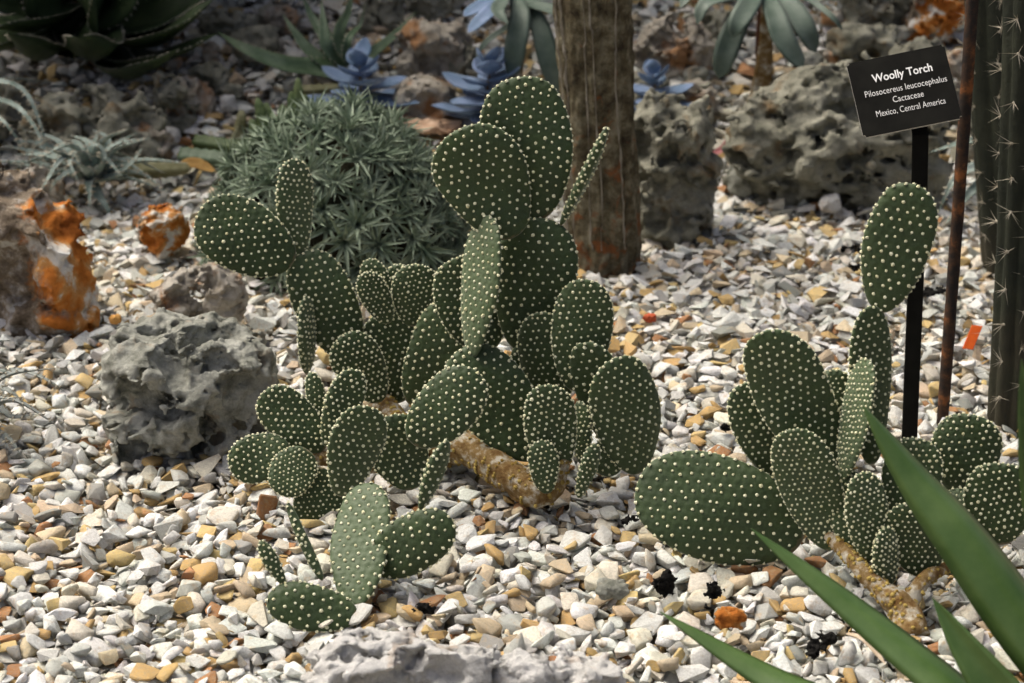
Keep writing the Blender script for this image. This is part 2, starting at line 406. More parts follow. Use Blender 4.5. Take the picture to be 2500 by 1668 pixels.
SKIP = []          # (x, y, r) footprints of big rocks: no gravel inside them
def build_gravel():
    rng = np.random.default_rng(11)
    fine = [stone_proto(rng, True) for _ in range(34)]
    plain = [stone_proto(rng, False) for _ in range(26)]
    x0, y0, cell = -1.55, 1.42, 0.004
    nx, ny = int(3.1 / cell), int(3.3 / cell)
    hf = np.zeros((ny, nx), np.float32)
    NB = 15000; N = 47000
    # sample positions with density falling with distance
    xs, ys = [], []
    while len(xs) < N:
        y = rng.uniform(1.45, 4.62, 4000); x = rng.uniform(-1.5, 1.5, 4000)
        ok = (np.abs(x) < 0.245 * y + 0.16) & (rng.random(4000) < np.where(y < 2.9, 1.0, np.where(y < 3.6, 0.8, 0.5)))
        for (sx_, sy_, sr) in SKIP: ok &= (x - sx_) ** 2 + (y - sy_) ** 2 > sr * sr
        xs += list(x[ok]); ys += list(y[ok])
    gx, gy = np.meshgrid(np.arange(-1.5, 1.5, 0.0168), np.arange(1.45, 4.62, 0.0168)); gx = gx.ravel(); gy = gy.ravel()
    ok = (np.abs(gx) < 0.245 * gy + 0.16)
    for (sx_, sy_, sr) in SKIP: ok &= (gx - sx_) ** 2 + (gy - sy_) ** 2 > sr * sr
    gx, gy = gx[ok], gy[ok]; NB = len(gx)
    xs = np.array(xs[:N]); ys = np.array(ys[:N])
    L = np.clip(np.exp(rng.normal(math.log(0.0088), 0.40, N)), 0.0034, 0.0185)      # half length
    L = np.where(ys > 3.4, L * 1.3, L)
    order_boost = np.argsort(L * rng.uniform(0.3, 1.0, N))                          # small ones tend to lie deeper
    xs, ys, L = xs[order_boost], ys[order_boost], L[order_boost]
    # order within was by size; mix it so that places fill evenly
    mixk = np.argsort(np.arange(N) + rng.normal(0, N * 0.28, N))
    xs, ys, L = xs[mixk], ys[mixk], L[mixk]
    xs = np.r_[gx + rng.normal(0, 0.004, NB), xs]; ys = np.r_[gy + rng.normal(0, 0.004, NB), ys]; L = np.r_[rng.uniform(0.0075, 0.0125, NB), L]; N = N + NB
    A = L; B = L * rng.uniform(0.55, 0.95, N); C = L * rng.uniform(0.24, 0.50, N)
    yaw = rng.uniform(0, 2 * math.pi, N)
    jit = rng.normal(0, 0.010, (N, 3, 2))
    Zc = np.empty(N); SLX = np.zeros(N); SLY = np.zeros(N)
    for i in range(N):
        a, b, c_ = A[i], B[i], C[i]
        rr = max(2, int(a * 0.8 / cell))
        best = None
        for k in range(3):
            x = xs[i] + jit[i, k, 0]; y = ys[i] + jit[i, k, 1]
            ix = int((x - x0) / cell); iy = int((y - y0) / cell)
            if ix < rr or iy < rr or ix >= nx - rr or iy >= ny - rr: continue
            w_ = hf[iy - rr:iy + rr + 1, ix - rr:ix + rr + 1]
            m = float(w_.mean())
            if best is None or m < best[0]: best = (m, x, y, ix, iy, w_)
        if best is None:
            Zc[i] = -1; continue
        m, x, y, ix, iy, w_ = best
        xs[i], ys[i] = x, y
        mx = float(w_.max())
        z = 0.62 * m + 0.38 * mx + c_ * 0.55
        z = min(z, 0.040)
        Zc[i] = z
        SLX[i] = float(w_[:, rr + 1:].mean() - w_[:, :rr].mean()) / (a * 0.8)
        SLY[i] = float(w_[rr + 1:].mean() - w_[:rr].mean()) / (a * 0.8)
        g = np.arange(-rr, rr + 1) * cell
        gx, gy = np.meshgrid(g, g)
        cs, sn = math.cos(yaw[i]), math.sin(yaw[i])
        u = (gx * cs + gy * sn) / a; v = (-gx * sn + gy * cs) / b
        q = 1 - u * u - v * v
        top = np.where(q > 0, z + c_ * 0.85 * np.sqrt(np.maximum(q, 0)), -1).astype(np.float32)
        np.maximum(w_, top, out=w_)
    keep = Zc > -0.5
    inner = hf[60:-60, 200:-200]
    off = float(np.quantile(inner[inner > 0], 0.95))
    # orientation: yaw, then lean with the pile and a random tilt
    tilt = np.abs(rng.normal(0, 0.20, N)); tdir = rng.uniform(0, 2 * math.pi, N)
    steep = rng.random(N) < 0.06; tilt = np.where(steep, rng.uniform(0.6, 1.3, N), tilt)
    Nn = np.stack([-SLX * 0.8 + np.sin(tilt) * np.cos(tdir), -SLY * 0.8 + np.sin(tilt) * np.sin(tdir), np.cos(tilt)], -1)
    Nn /= np.linalg.norm(Nn, axis=1)[:, None]
    M = frames(Nn, yaw) * np.stack([A, B, C], -1)[:, None, :]
    P = np.stack([xs, ys, hz(xs, ys) + Zc - off], -1)
    colr = PALETTE[rng.choice(len(PALETTE), N, p=PAL_W / PAL_W.sum())] * rng.uniform(0.80, 1.08, (N, 1)) * rng.uniform(0.97, 1.03, (N, 3))
    colr = np.clip(colr , 0.02, 0.83)
    # the 300 that show largest are objects of their own
    score = A * B / ys ** 2 * np.where((np.arange(N) > NB + (N - NB) * 0.55) & (np.abs(xs) < 0.232 * ys) & (ys < 3.0) & keep & ~steep & (ys > 1.66), 1, 0)
    big = set(np.argsort(-score)[:300].tolist())
    pid = rng.integers(0, 1000, N)
    isfine = (ys < 2.6) & (np.arange(N) > NB + (N - NB) * 0.36) & (L > 0.0065)
    parts_V, parts_F, parts_C, parts_S, base = [], [], [], [], 0
    idx = np.array([i for i in range(N) if keep[i] and i not in big])
    for protos, sel in ((fine, idx[isfine[idx]]), (plain, idx[~isfine[idx]])):
        for k, (TV, TF) in enumerate(protos):
            s = sel[pid[sel] % len(protos) == k]
            if not len(s): continue
            V, F = stamp(TV, TF, M[s], P[s])
            parts_V.append(V); parts_F.append(F + base); base += len(V)
            parts_C.append(np.repeat(colr[s], len(TV), 0)); parts_S.append(np.full(len(F), k % 2 == 0 and protos is fine))
    me = mesh_np('gravel', np.concatenate(parts_V), np.concatenate(parts_F), False, [M_GRAVEL], col=np.concatenate(parts_C))
    fs = np.concatenate(parts_S); me.polygons.foreach_set('use_smooth', fs)
    tag(obj('gravel', me), 'crushed white, grey and ochre stone chips covering the whole bed', 'gravel', kind='stuff')
    for i in sorted(big):
        TV, TF = fine[pid[i] % len(fine)]
        V = TV @ M[i].T
        o = obj('stone', mesh_np('stone', V, TF, pid[i] % 2 == 0, [M_GRAVEL], col=np.repeat(colr[i:i + 1], len(V), 0)), GROUND)
        o.location = P[i]
    return hf, off

# ------------------------------------------------------------------ rocks
def ico(sub):
    bm = bmesh.new(); bmesh.ops.create_icosphere(bm, subdivisions=sub, radius=1.0)
    V = np.array([v.co[:] for v in bm.verts]); F = np.array([[v.index for v in f.verts] for f in bm.faces]); bm.free()
    return V, F
ICO = {k: ico(k) for k in (2, 3, 4, 5, 6)}

def surface_net(D):
    """vertices (grid units) and triangles of the zero surface of a grid of signed distances (inside < 0)"""
    I = D < 0
    off = [(a, b, c) for a in (0, 1) for b in (0, 1) for c in (0, 1)]
    nx, ny, nz = D.shape
    def cut(A, o): return A[o[0]:nx - 1 + o[0], o[1]:ny - 1 + o[1], o[2]:nz - 1 + o[2]]
    cnt = sum(cut(I, o).astype(np.int8) for o in off)
    act = (cnt > 0) & (cnt < 8)
    cells = np.argwhere(act); idx = np.full(act.shape, -1, np.int64); idx[act] = np.arange(len(cells))
    acc = np.zeros((len(cells), 3)); wsum = np.zeros(len(cells))
    for a in off:
        for ax in range(3):
            if a[ax]: continue
            b = list(a); b[ax] = 1
            va = cut(D, a)[act]; vb = cut(D, tuple(b))[act]
            x = (va < 0) != (vb < 0)
            t = np.where(x, va / np.where(x, va - vb, 1), 0)
            p = cells + np.array(a, float); p[:, ax] += t
            acc += p * x[:, None]; wsum += x
    V = acc / wsum[:, None]
    Fs = []
    for ax in range(3):
        b1, b2 = [(1, 2), (2, 0), (0, 1)][ax]
        lo = [slice(1, n - 1) for n in D.shape]; lo[ax] = slice(0, D.shape[ax] - 1)
        hi = list(lo); hi[ax] = slice(1, D.shape[ax])
        A, B = I[tuple(lo)], I[tuple(hi)]
        for flip, m in ((False, A & ~B), (True, ~A & B)):
            e = np.argwhere(m)
            if not len(e): continue
            e = e + np.array([0 if k == ax else 1 for k in range(3)])
            def cid(d1, d2):
                q = e.copy(); q[:, b1] -= d1; q[:, b2] -= d2
                return idx[q[:, 0], q[:, 1], q[:, 2]]
            q = np.stack([cid(1, 1), cid(0, 1), cid(0, 0), cid(1, 0)], -1)
            if flip: q = q[:, ::-1]
            Fs.append(q)
    return V, quads_to_tris(np.concatenate(Fs))

RES = {7: 90, 6: 74, 5: 46, 4: 30, 3: 20, 2: 13}
def rock_mesh(name, size, seed, sub, mat, pits, pit_size, pit_depth, rough=0.12, blocky=2.6, flat=0.0, hand=(), fine=1.0):
    """porous rock cut from a lumpy block by many real hollows; size = half extents"""
    rng = np.random.default_rng(seed)
    size = np.array(size, float); a = size / size.max()
    h = 2.0 / RES[sub]; mar = 0.30
    ax = [np.arange(-(a[k] + mar), a[k] + mar, h) for k in range(3)]
    X, Y, Z = np.meshgrid(*ax, indexing='ij'); shp = X.shape
    P = np.stack([X, Y, Z], -1).reshape(-1, 3)
    q = (np.abs(P / a) ** blocky).sum(1) ** (1 / blocky)
    D = (q - 0.90) * a.min() * 1.0
    near = np.abs(D) < 0.30 if pits else np.abs(D) < 0.2
    Wp = P.copy(); Q = P[near]
    Wp[near] += 0.12 * np.stack([vnoise(Q * 2.6 + 9 * k, seed + 20 + k) + 0.5 * vnoise(Q * 6.1 + 9 * k, seed + 30 + k) for k in range(3)], -1)
    q = (np.abs(Wp[near] / a) ** blocky).sum(1) ** (1 / blocky)
    D[near] = (q - 0.90) * a.min() + rough * 0.8 * fbm(Q * 1.7 + seed, seed, 2) + rough * 0.45 * fbm(Q * 5.5, seed + 5, 2)
    Wp = Wp.reshape(shp + (3,)); D = D.reshape(shp)
    holes = []
    cs = rng.normal(size=(pits, 3)); cs /= np.linalg.norm(cs, axis=1)[:, None]
    for k in range(pits):
        holes.append((cs[k], pit_size * rng.lognormal(-0.1, 0.5), pit_depth * rng.uniform(0.7, 1.6), rng.uniform(0.5, 1.0), rng.uniform(0, 3.14)))
    n2 = int(pits * 2.2 * fine)
    cs = rng.normal(size=(n2, 3)); cs /= np.linalg.norm(cs, axis=1)[:, None]
    for k in range(n2):
        r_ = pit_size * rng.uniform(0.18, 0.45); holes.append((cs[k], r_, max(r_ * 1.6, pit_depth * 0.6), rng.uniform(0.6, 1.0), rng.uniform(0, 3.14)))
    for hd in hand: holes.append((nrm(hd[0]), hd[1], pit_depth * 1.3 * hd[2], hd[3], hd[4]))
    for c_, ra, dp, asp, an in holes:
        sp_ = c_ / (np.abs(c_ / a) ** blocky).sum() ** (1 / blocky) * 0.92
        fr = frames(c_[None])[0]; e1 = fr[:, 0] * math.cos(an) + fr[:, 1] * math.sin(an); e2 = np.cross(c_, e1)
        ext = max(ra, dp) * 1.15 + 0.16
        sl = tuple(slice(max(0, int((sp_[k] - ext - ax[k][0]) / h)), max(0, int((sp_[k] + ext - ax[k][0]) / h) + 1)) for k in range(3))
        w_ = Wp[sl] - sp_
        if w_.size == 0: continue
        qq = np.sqrt((w_ @ e1 / ra) ** 2 + (w_ @ e2 / (ra * asp)) ** 2 + (w_ @ c_ / dp) ** 2)
        dh = (1 - qq) * min(ra * asp, dp)
        d0 = D[sl]; k_ = 0.007
        hh = np.clip(0.5 + 0.5 * (dh - d0) / k_, 0, 1)
        D[sl] = d0 * (1 - hh) + dh * hh + k_ * hh * (1 - hh)
    fl = D.ravel(); nn_ = np.abs(fl) < 0.09
    fl[nn_] += rough * 0.28 * fbm(P[nn_] * 13, seed + 9, 2) + rough * 0.10 * vnoise(P[nn_] * 40, seed + 12)
    D[0] = D[-1] = 1; D[:, 0] = D[:, -1] = 1; D[:, :, 0] = D[:, :, -1] = 1
    V, F = surface_net(D)
    lo = np.quantile(V, 0.004, axis=0); hi = np.quantile(V, 0.996, axis=0)
    V = (V - (lo + hi) / 2) / ((hi - lo) / 2) * size
    return mesh_np(name, V, F, True, [mat])

def rock(name, label, box, mat, seed, sub=5, pits=40, pit_size=0.22, pit_depth=0.3, deep=0.8, rotz=0.0, tilt=(0, 0), group=None, cat='rock', skip=True, sink=0.30, lift=0.0, **kw):
    """rock whose outline fills the photo box x0,y0,x1,y1; it stands on the gravel at its lower edge"""
    bx0, by0, bx1, by1 = box
    g = ground((bx0 + bx1) / 2, by1)
    s = pxm(g)
    hw = (bx1 - bx0) / 2 / s
    dr = hw * deep
    Yc = g[1] + dr * 0.75
    top = at((bx0 + bx1) / 2, by0, Yc)
    gz = float(hz(top[0], Yc))
    s2 = pxm(top); hw = (bx1 - bx0) / 2 / s2
    hh = max(0.006, (top[2] - gz) * (1 + sink) / 2)
    me = rock_mesh(name, (hw, dr, hh), seed, sub, mat, pits, pit_size, pit_depth, **kw)
    o = obj(name, me); o.location = (top[0], Yc, top[2] - hh + lift)
    o.rotation_euler = (tilt[0], tilt[1], rotz)
    if skip: SKIP.append((top[0], Yc + dr * 0.15, min(hw, dr) * 0.55))
    return tag(o, label, cat, group)
FRONT = (0, -0.9, 0.35)
def build_rocks():
    R = rock
    R('porous_rock', 'grey pitted limestone lump standing left of the polka dot cactus', (240, 800, 662, 1098), M_ROCK, 3, 7, 70, 0.15, 0.36, 0.85,
      rough=0.15, blocky=3.6, hand=[((0.45, -1, -0.35), 0.17, 1.0, 1.5, 0.3), ((-0.1, -1, 0.0), 0.20, 0.9, 0.5, 0.2), ((0.80, -0.7, 0.2), 0.25, 0.8, 1.4, 0.1), ((-0.6, -0.9, 0.1), 0.26, 0.7, 1.3, 0.5), ((0.1, -1, -0.8), 0.2, 0.9, 0.7, 0.0)])
    R('hollow_rock', 'long cream hollow rock lying behind the grey pitted limestone lump', (372, 652, 602, 808), M_ROCKC, 5, 5, 22, 0.26, 0.42, 0.55,
      rotz=0.25, tilt=(0.1, -0.30), rough=0.2, blocky=2.6, hand=[((0.5, -0.5, 0.9), 0.22, 1.0, 0.6, 0.5), ((-0.5, -0.8, 0.3), 0.16, 1.0, 0.7, 0.3)])
    R('quartz_rock', 'large rock with rusty orange and white broken face beside the silver spiny plant', (-130, 425, 218, 790), M_ORANGE, 8, 6, 12, 0.20, 0.30, 0.75,
      fine=0.6, rough=0.15, blocky=2.6, hand=[((0.05, -1, 0.05), 0.42, 1.0, 0.55, 1.5), ((-0.6, -1, 0.3), 0.3, 1.0, 0.7, 1.2)])
    R('crown_rock', 'brown knobbly rock wedged just behind the rusty orange and white rock', (0, 408, 150, 520), M_ROCKC, 14, 5, 16, 0.3, 0.3, 0.8, rough=0.25, skip=False)
    R('orange_stone', 'fist sized bright orange and white stone in front of the cushion plant', (330, 500, 458, 612), M_ORANGE2, 21, 5, 3, 0.3, 0.16, 0.8, fine=0.5, rough=0.18, blocky=2.2)
    R('boulder', 'big brown grey boulder full of holes behind the name sign', (1780, 148, 2330, 492), M_ROCKD, 31, 7, 120, 0.085, 0.22, 0.7,
      rough=0.22, blocky=2.4)
    R('honeycomb_rock', 'honeycombed brown rock with long hollows just right of the bark covered trunk', (1535, 215, 1765, 570), M_ROCKD, 37, 6, 36, 0.15, 0.20, 0.95,
      rough=0.2, blocky=3.0, hand=[((-0.55, -1, -0.2), 0.36, 1.0, 0.45, 1.45), ((0.15, -1, -0.15), 0.34, 1.0, 0.45, 1.7), ((0.6, -1, -0.5), 0.2, 1.0, 0.8, 0), ((-0.3, -0.8, 0.8), 0.2, 1, 0.7, 0.2)])
    R('broken_rock', 'white and orange broken rock resting high behind the name sign', (2200, -70, 2375, 100), M_ORANGE2, 41, 5, 12, 0.25, 0.3, 0.8, rough=0.22)
    R('ridge_rock', 'dark pitted rock behind the long leaved grey rosette', (2035, -80, 2240, 75), M_ROCKD, 44, 5, 34, 0.2, 0.3, 0.7, rough=0.2)
    R('ropy_rock', 'grey rock with wavy ropelike edges behind the bark covered trunk', (1545, 30, 1745, 190), M_ROCKC, 47, 5, 26, 0.22, 0.38, 0.6, rough=0.22)
    R('round_stone', 'smooth brown round stone on the ropy rock ledge near the blue rosette', (1630, 118, 1702, 178), M_STRAW, 48, 3, 0, 0.2, 0.1, 0.8, rough=0.06, blocky=2.0)
    R('skull_rock', 'pale rock with two dark hollows behind the blue rosettes', (962, 45, 1150, 200), M_ROCKC, 51, 5, 10, 0.2, 0.3, 0.7, rough=0.18,
      hand=[((-0.3, -1, -0.25), 0.36, 1.0, 0.9, 0.0), ((0.42, -1, -0.3), 0.36, 1.0, 0.85, 0.0)])
    R('cup_rock', 'white rimmed brown rock with one hollow between two blue rosettes', (958, 185, 1112, 300), M_ROCKC, 53, 5, 6, 0.2, 0.3, 0.8, rough=0.17, hand=[((0.1, -1, 0.0), 0.5, 0.9, 0.8, 0.0)])
    R('flat_rock', 'peach coloured flat rock just behind the spiky cushion plant', (950, 285, 1190, 350), two_tone('peach_rock', (0.34, 0.20, 0.12), (0.55, 0.40, 0.28), 40, 0.85, 0.2, 0.5, 200), 55, 4, 4, 0.2, 0.15, 0.6, rough=0.15)
    for k, (bx, sd, lab) in enumerate([((40, 225, 230, 400), 61, 'dark holey rock under the toothed agave, beside the arching silver leaves'),
                                   ((170, 210, 400, 400), 63, 'ridged brown rock in the shade under the toothed agave'),
                                   ((345, 170, 480, 330), 65, 'dark rock below the raised toothed agave leaf'),
                                   ((-80, 190, 70, 330), 69, 'shaded rock behind the arching silver leaves')]):
        R('shaded_rock', lab, bx, M_ROCKD, sd, 4, 22, 0.26, 0.42, 0.7, rough=0.2, group='rocks under the agave')
    R('edging_rock', 'white weathered limestone edging rock with dark holes at the front of the bed', (740, 1555, 1225, 1780), M_ROCKW, 71, 6, 60, 0.12, 0.26, 0.5, rough=0.15, blocky=2.8,
      hand=[((0.25, -0.8, 0.5), 0.16, 1.0, 1.3, 0.3), ((0.75, -0.6, 0.6), 0.12, 1.0, 1.5, 0)])
    R('edging_rock', 'low white limestone edging rock with a peach stain at the front of the bed', (1150, 1592, 1530, 1760), M_ROCKW, 74, 6, 50, 0.12, 0.24, 0.5, rough=0.14, blocky=2.8,
      hand=[((0.2, -0.7, 0.6), 0.2, 1.0, 0.5, 0.1)])
    # loose bigger stones on the bank
    lab = ['pale loose stone on the bank behind the curved aloe leaf', 'white stone beside the small green stems', 'grey loose stone under the curved aloe leaf',
           'brown loose stone near the pink fallen leaf', 'purplish grey stone at the foot of the big boulder', 'white flat stone in front of the big boulder',
           'white knobbly stone near the fallen green stems', 'grey blocky stone beside the agave leaf tip']
    bx = [(700, 120, 775, 165), (535, 232, 578, 275), (640, 95, 700, 130), (1660, 255, 1745, 300), (1775, 395, 1845, 465), (2000, 475, 2055, 515), (380, 310, 440, 360), (490, 100, 535, 155)]
    mt = [M_ROCKW, M_ROCKW, M_ROCKC, M_ROCKD, M_ROCK, M_ROCKW, M_ROCKW, M_ROCKC]
    for k in range(8):
        R('loose_stone', lab[k], bx[k], mt[k], 80 + k, 3, 0, 0.3, 0.12, 0.8, rough=0.2, blocky=2.8, group='bigger loose stones on the bank', cat='stone', skip=False)
    BANK = ['weathered brown rock at the right end of the shaded rock row under the agave', 'weathered rock beneath the tip of the raised toothed agave leaf', 'weathered rock in the hollow of the long curved aloe leaf', 'weathered rock just beyond the upper toothed agave leaf tips', 'weathered rock left of the upright aloe leaves', 'weathered rock right of the upright aloe leaves', 'weathered rock behind the skull shaped rock', 'weathered rock between the skull shaped rock and the hanging grey leaves', 'weathered rock just above the honeycombed rock', 'weathered rock left of the hanging dark green leaves', 'weathered rock above the big pitted boulder', 'weathered rock directly behind the name sign', 'weathered rock behind the top of the rusty rod', 'weathered rock beside the blue rosette near the bark covered trunk', 'weathered rock at the foot of the spiny column behind the rusty rod', 'weathered rock behind the silver green curling spiny plant', 'weathered rock left of the fallen green stems']
    for k, bx in enumerate([(400, 190, 520, 300), (455, 150, 560, 235), (560, 60, 680, 150), (480, 20, 600, 90), (640, 10, 740, 80), (880, -20, 990, 70), (990, -40, 1110, 40), (1090, 100, 1180, 190), (1650, 190, 1760, 280), (1700, 20, 1800, 120), (2020, 60, 2200, 160), (2170, 90, 2330, 220), (2290, 120, 2400, 260), (1545, 180, 1640, 260), (2330, 250, 2460, 400), (60, 330, 200, 420), (300, 300, 420, 400)]):
        R('bank_rock', BANK[k], bx, M_ROCKD if k % 4 else M_ROCKC, 120 + k, 3, 14, 0.25, 0.35, 0.7, rough=0.2, group='weathered rocks on the bank')
    rng = np.random.default_rng(5)
    # small rubble on the bank under the agave and beside the aloe
    for k in range(46):
        px = rng.uniform(420, 1010) if k % 2 else rng.uniform(1560, 2250); py = rng.uniform(15, 300) if k % 2 else rng.uniform(120, 320)
        if not k % 2 and px > 1760: py = rng.uniform(20, 150)
        r = rng.uniform(12, 30)
        R('rubble_stone', 'small rubble stone strewn over the bank behind the cacti', (px - r * 1.2, py - r, px + r * 1.2, py + r * 0.7), [M_ROCKC, M_ROCK, M_ROCKD][k % 3], 200 + k, 2, 0, 0.3, 0.15, 0.8,
          rough=0.22, blocky=3.0, group='rubble on the bank', cat='stone', skip=False)
build_rocks()
HF, HOFF = build_gravel()

# ------------------------------------------------------------------ prickly pear pads
def areole_template(rng, bristles):
    a = np.arange(6) * math.pi / 3
    V = [np.stack([np.cos(a), np.sin(a), -0.25 + 0 * a], -1), np.stack([0.78 * np.cos(a + 0.5), 0.78 * np.sin(a + 0.5), 0.55 + 0 * a], -1), np.array([[0.05, 0, 0.95]])]
    V = np.concatenate(V) * rng.uniform(0.85, 1.12, (13, 1))
    F = []
    for k in range(6):
        k2 = (k + 1) % 6
        F += [[k, k2, 6 + k2], [k, 6 + k2, 6 + k], [6 + k, 6 + k2, 12]]
    n = 13
    for b in range(bristles):
        d = rng.normal(size=3); d[2] = abs(d[2]) + 0.8; d = nrm(d) * rng.uniform(1.25, 1.7)
        s = nrm(np.cross(d, rng.normal(size=3))) * 0.13
        V = np.concatenate([V, np.array([d * 0.3 + s, d * 0.3 - s, d])]); F.append([n, n + 1, n + 2]); n += 3
    return V, np.array(F)
_rng = np.random.default_rng(3)
AREOLES = [areole_template(_rng, 5) for _ in range(4)]
AREOLE_LOW = [areole_template(_rng, 0) for _ in range(2)]

PAD_SEED = [100]
def pad(root, base, tip, wpx, phi=0.0, thick=0.012, egg=0.22, cup=0.0, bow=0.0, sp=0.0095, dot=0.0036, tone=0.25, curve=0.0, dots_back=True, yellow=False):
    """base, tip: 3-D ends; wpx: width seen in the photo (pixels); phi: turn of the face about the axis (degrees, + shows the face turned to the right)"""
    PAD_SEED[0] += 1
    rng = np.random.default_rng(PAD_SEED[0])
    O = np.array(root.location)
    base = np.asarray(base, float); tip = np.asarray(tip, float)
    L = np.linalg.norm(tip - base); u = (tip - base) / L
    mid = (base + tip) / 2
    n0 = CAM - mid; n0 = nrm(n0 - u * np.dot(n0, u))
    v0 = np.cross(u, n0)
    ph = math.radians(phi)
    n = n0 * math.cos(ph) + v0 * math.sin(ph); v = np.cross(u, n)
    W = wpx / pxm(mid)
    W = max(W * 0.6, (W - thick * abs(math.sin(ph)) * 0.9) / max(0.2, abs(math.cos(ph))))
    W = min(W, L * 1.15)
    th = np.linspace(0, math.pi, 60)
    def hwf(y):
        cth = np.clip(1 - 2 * y / L, -1, 1); s_ = np.sqrt(np.maximum(0, 1 - cth * cth))
        return s_ ** 0.88 * (1 - egg * cth)
    mx = hwf(np.linspace(0, L, 200)).max()
    wob = rng.normal(0, 0.015, 4); bw = rng.uniform(-0.10, 0.10)
    Cc = 0.55 * L
    nseg, nring = 52, 10
    ang = np.linspace(0, 2 * math.pi, nseg, endpoint=False)
    t_ = (0.5 - 0.5 * np.cos(ang))
    ox = np.where(ang < math.pi, 1, -1) * hwf(t_ * L) / mx * W / 2 * (1 + wob[0] * np.sin(2 * ang) + wob[1] * np.cos(3 * ang) + wob[2] * np.sin(5 * ang))
    oy = t_ * L
    ox[0] = 0; 
    oang = np.arctan2(ox, oy - Cc); orad = np.hypot(ox, oy - Cc)
    srt = np.argsort(oang); oa = oang[srt]; orr = orad[srt]
    oa = np.r_[oa - 2 * math.pi, oa, oa + 2 * math.pi]; orr = np.r_[orr, orr, orr]
    def rad(x, y):
        return np.hypot(x, y - Cc) / np.interp(np.arctan2(x, y - Cc), oa, orr)
    def to3(x, y, off):
        xx = x / (W / 2); yy = y / L
        lift = cup * W * 0.5 * xx ** 2 + bow * L * (yy - 0.1) ** 2 + 0.045 * W * np.sin(3 * yy + wob[3] * 100) * xx + 0.022 * W * np.sin(6.5 * yy + wob[0] * 200 + 2 * xx) + bw * L * (yy - 0.1) ** 2
        return base + v * x[:, None] + u * y[:, None] + n * (off + lift)[:, None]
    def half(r): return thick / 2 * np.sqrt(np.maximum(0, 1 - r ** 2.8))
    rr = 1 - (1 - np.linspace(0, 1, nring + 1)[1:]) ** 1.7
    Vx = [0.0]; Vy = [Cc]; Vr = [0.0]
    for r in rr:
        Vx += list(ox * r); Vy += list(Cc + (oy - Cc) * r); Vr += [r] * nseg
    Vx, Vy, Vr = map(np.array, (Vx, Vy, Vr))
    top = to3(Vx, Vy, half(Vr)); nin = 1 + (nring - 1) * nseg
    bot = to3(Vx[:nin], Vy[:nin], -half(Vr[:nin]))
    nt = len(top)
    F = []
    k = np.arange(nseg); k2 = (k + 1) % nseg
    def shell(map_in, flip):
        f = [np.stack([np.full(nseg, map_in(0)), map_in(1 + k), map_in(1 + k2)], -1)]
        for i in range(nring - 1):
            a = 1 + i * nseg; b = a + nseg
            f += [np.stack([map_in(a + k), map_in(b + k), map_in(b + k2)], -1), np.stack([map_in(a + k), map_in(b + k2), map_in(a + k2)], -1)]
        f = np.concatenate(f)
        return f[:, ::-1] if flip else f
    F.append(shell(lambda i: np.asarray(i), True))
    F.append(shell(lambda i: np.where(np.asarray(i) < nin, np.asarray(i) + nt, np.asarray(i)), False))
    V = np.concatenate([top, bot]) - O
    lat = rng.uniform(-0.35, 0.35); cl, sl = math.cos(lat), math.sin(lat)
    ck = curve / max(W, 1e-6)
    def lat_uv(x, y):
        y2 = y - ck * x * x
        return np.stack([(x * cl + y2 * sl) / sp, (-x * sl + y2 * cl) / sp], -1)
    uv = lat_uv(np.r_[Vx, Vx[:nin]], np.r_[Vy, Vy[:nin]])
    o = obj('pad', mesh_np('pad', V, np.concatenate(F), True, [M_PAD], uv=uv), root)
    o['tone'] = float(np.clip(tone + rng.uniform(-0.06, 0.06), 0, 1))
    # areoles on the lattice
    R = int(max(L, W) / sp) + 3
    i_, j_ = np.meshgrid(np.arange(-R, R + 1), np.arange(-R, R + 1))
    qx = (i_ + 0.5 * (j_ % 2)).ravel(); qy = (j_ * math.sqrt(3) / 2).ravel()
    qx = qx + rng.normal(0, 0.10, qx.shape); qy = qy + rng.normal(0, 0.10, qy.shape)
    qx = qx * sp; qy = qy * sp
    x = qx * cl - qy * sl; y2 = qx * sl + qy * cl; y = y2 + ck * x * x
    r = rad(x, y); ok = (r < 0.93) & (y > 0.05 * L) & (y < L)
    x, y, r = x[ok], y[ok], r[ok]
    def radial(x, y):
        d = np.stack([x, y - Cc], -1); d /= np.maximum(1e-6, np.linalg.norm(d, axis=1))[:, None]
        return v * d[:, :1] + u * d[:, 1:]
    pts, nor, siz = [], [], []
    for side in (1, -1):
        pts.append(to3(x, y, side * half(r))); nor.append(side * n * np.sqrt(np.maximum(0.02, 1 - r ** 4))[:, None] + radial(x, y) * (r ** 4 * 0.8)[:, None])
        siz.append(np.where(rng.random(len(x)) < 0.03, 0.35, 1) * np.clip(rng.normal(0.96, 0.17, len(x)), 0.55, 1.4))
    # areoles along the rim
    per = np.hypot(np.diff(np.r_[ox, ox[0]]), np.diff(np.r_[oy, oy[0]])); cum = np.r_[0, np.cumsum(per)]
    m = max(6, int(cum[-1] / (sp * 0.62)))
    sps = (np.arange(m) + rng.uniform(-0.2, 0.2, m)) * cum[-1] / m
    bx = np.interp(sps, cum, np.r_[ox, ox[0]]); by = np.interp(sps, cum, np.r_[oy, oy[0]])
    okr = by > 0.07 * L; bx, by = bx[okr], by[okr]
    sd = np.where(np.arange(len(bx)) % 2 == 0, 1, -1) * 0.28
    pts.append(to3(bx * 0.985, Cc + (by - Cc) * 0.985, sd * thick / 2)); nor.append(radial(bx, by) + n * (sd * 0.7)[:, None]); siz.append(rng.uniform(0.9, 1.25, len(bx)))
    nfront = len(x); total = nfront * 2 + len(bx)
    pts, nor, siz = np.concatenate(pts), np.concatenate(nor), np.concatenate(siz)
    facing = np.einsum('ij,ij->i', nor, CAM - pts) > -0.25
    Vs, Fs, b0 = [], [], 0
    sel = rng.integers(0, 4, len(pts))
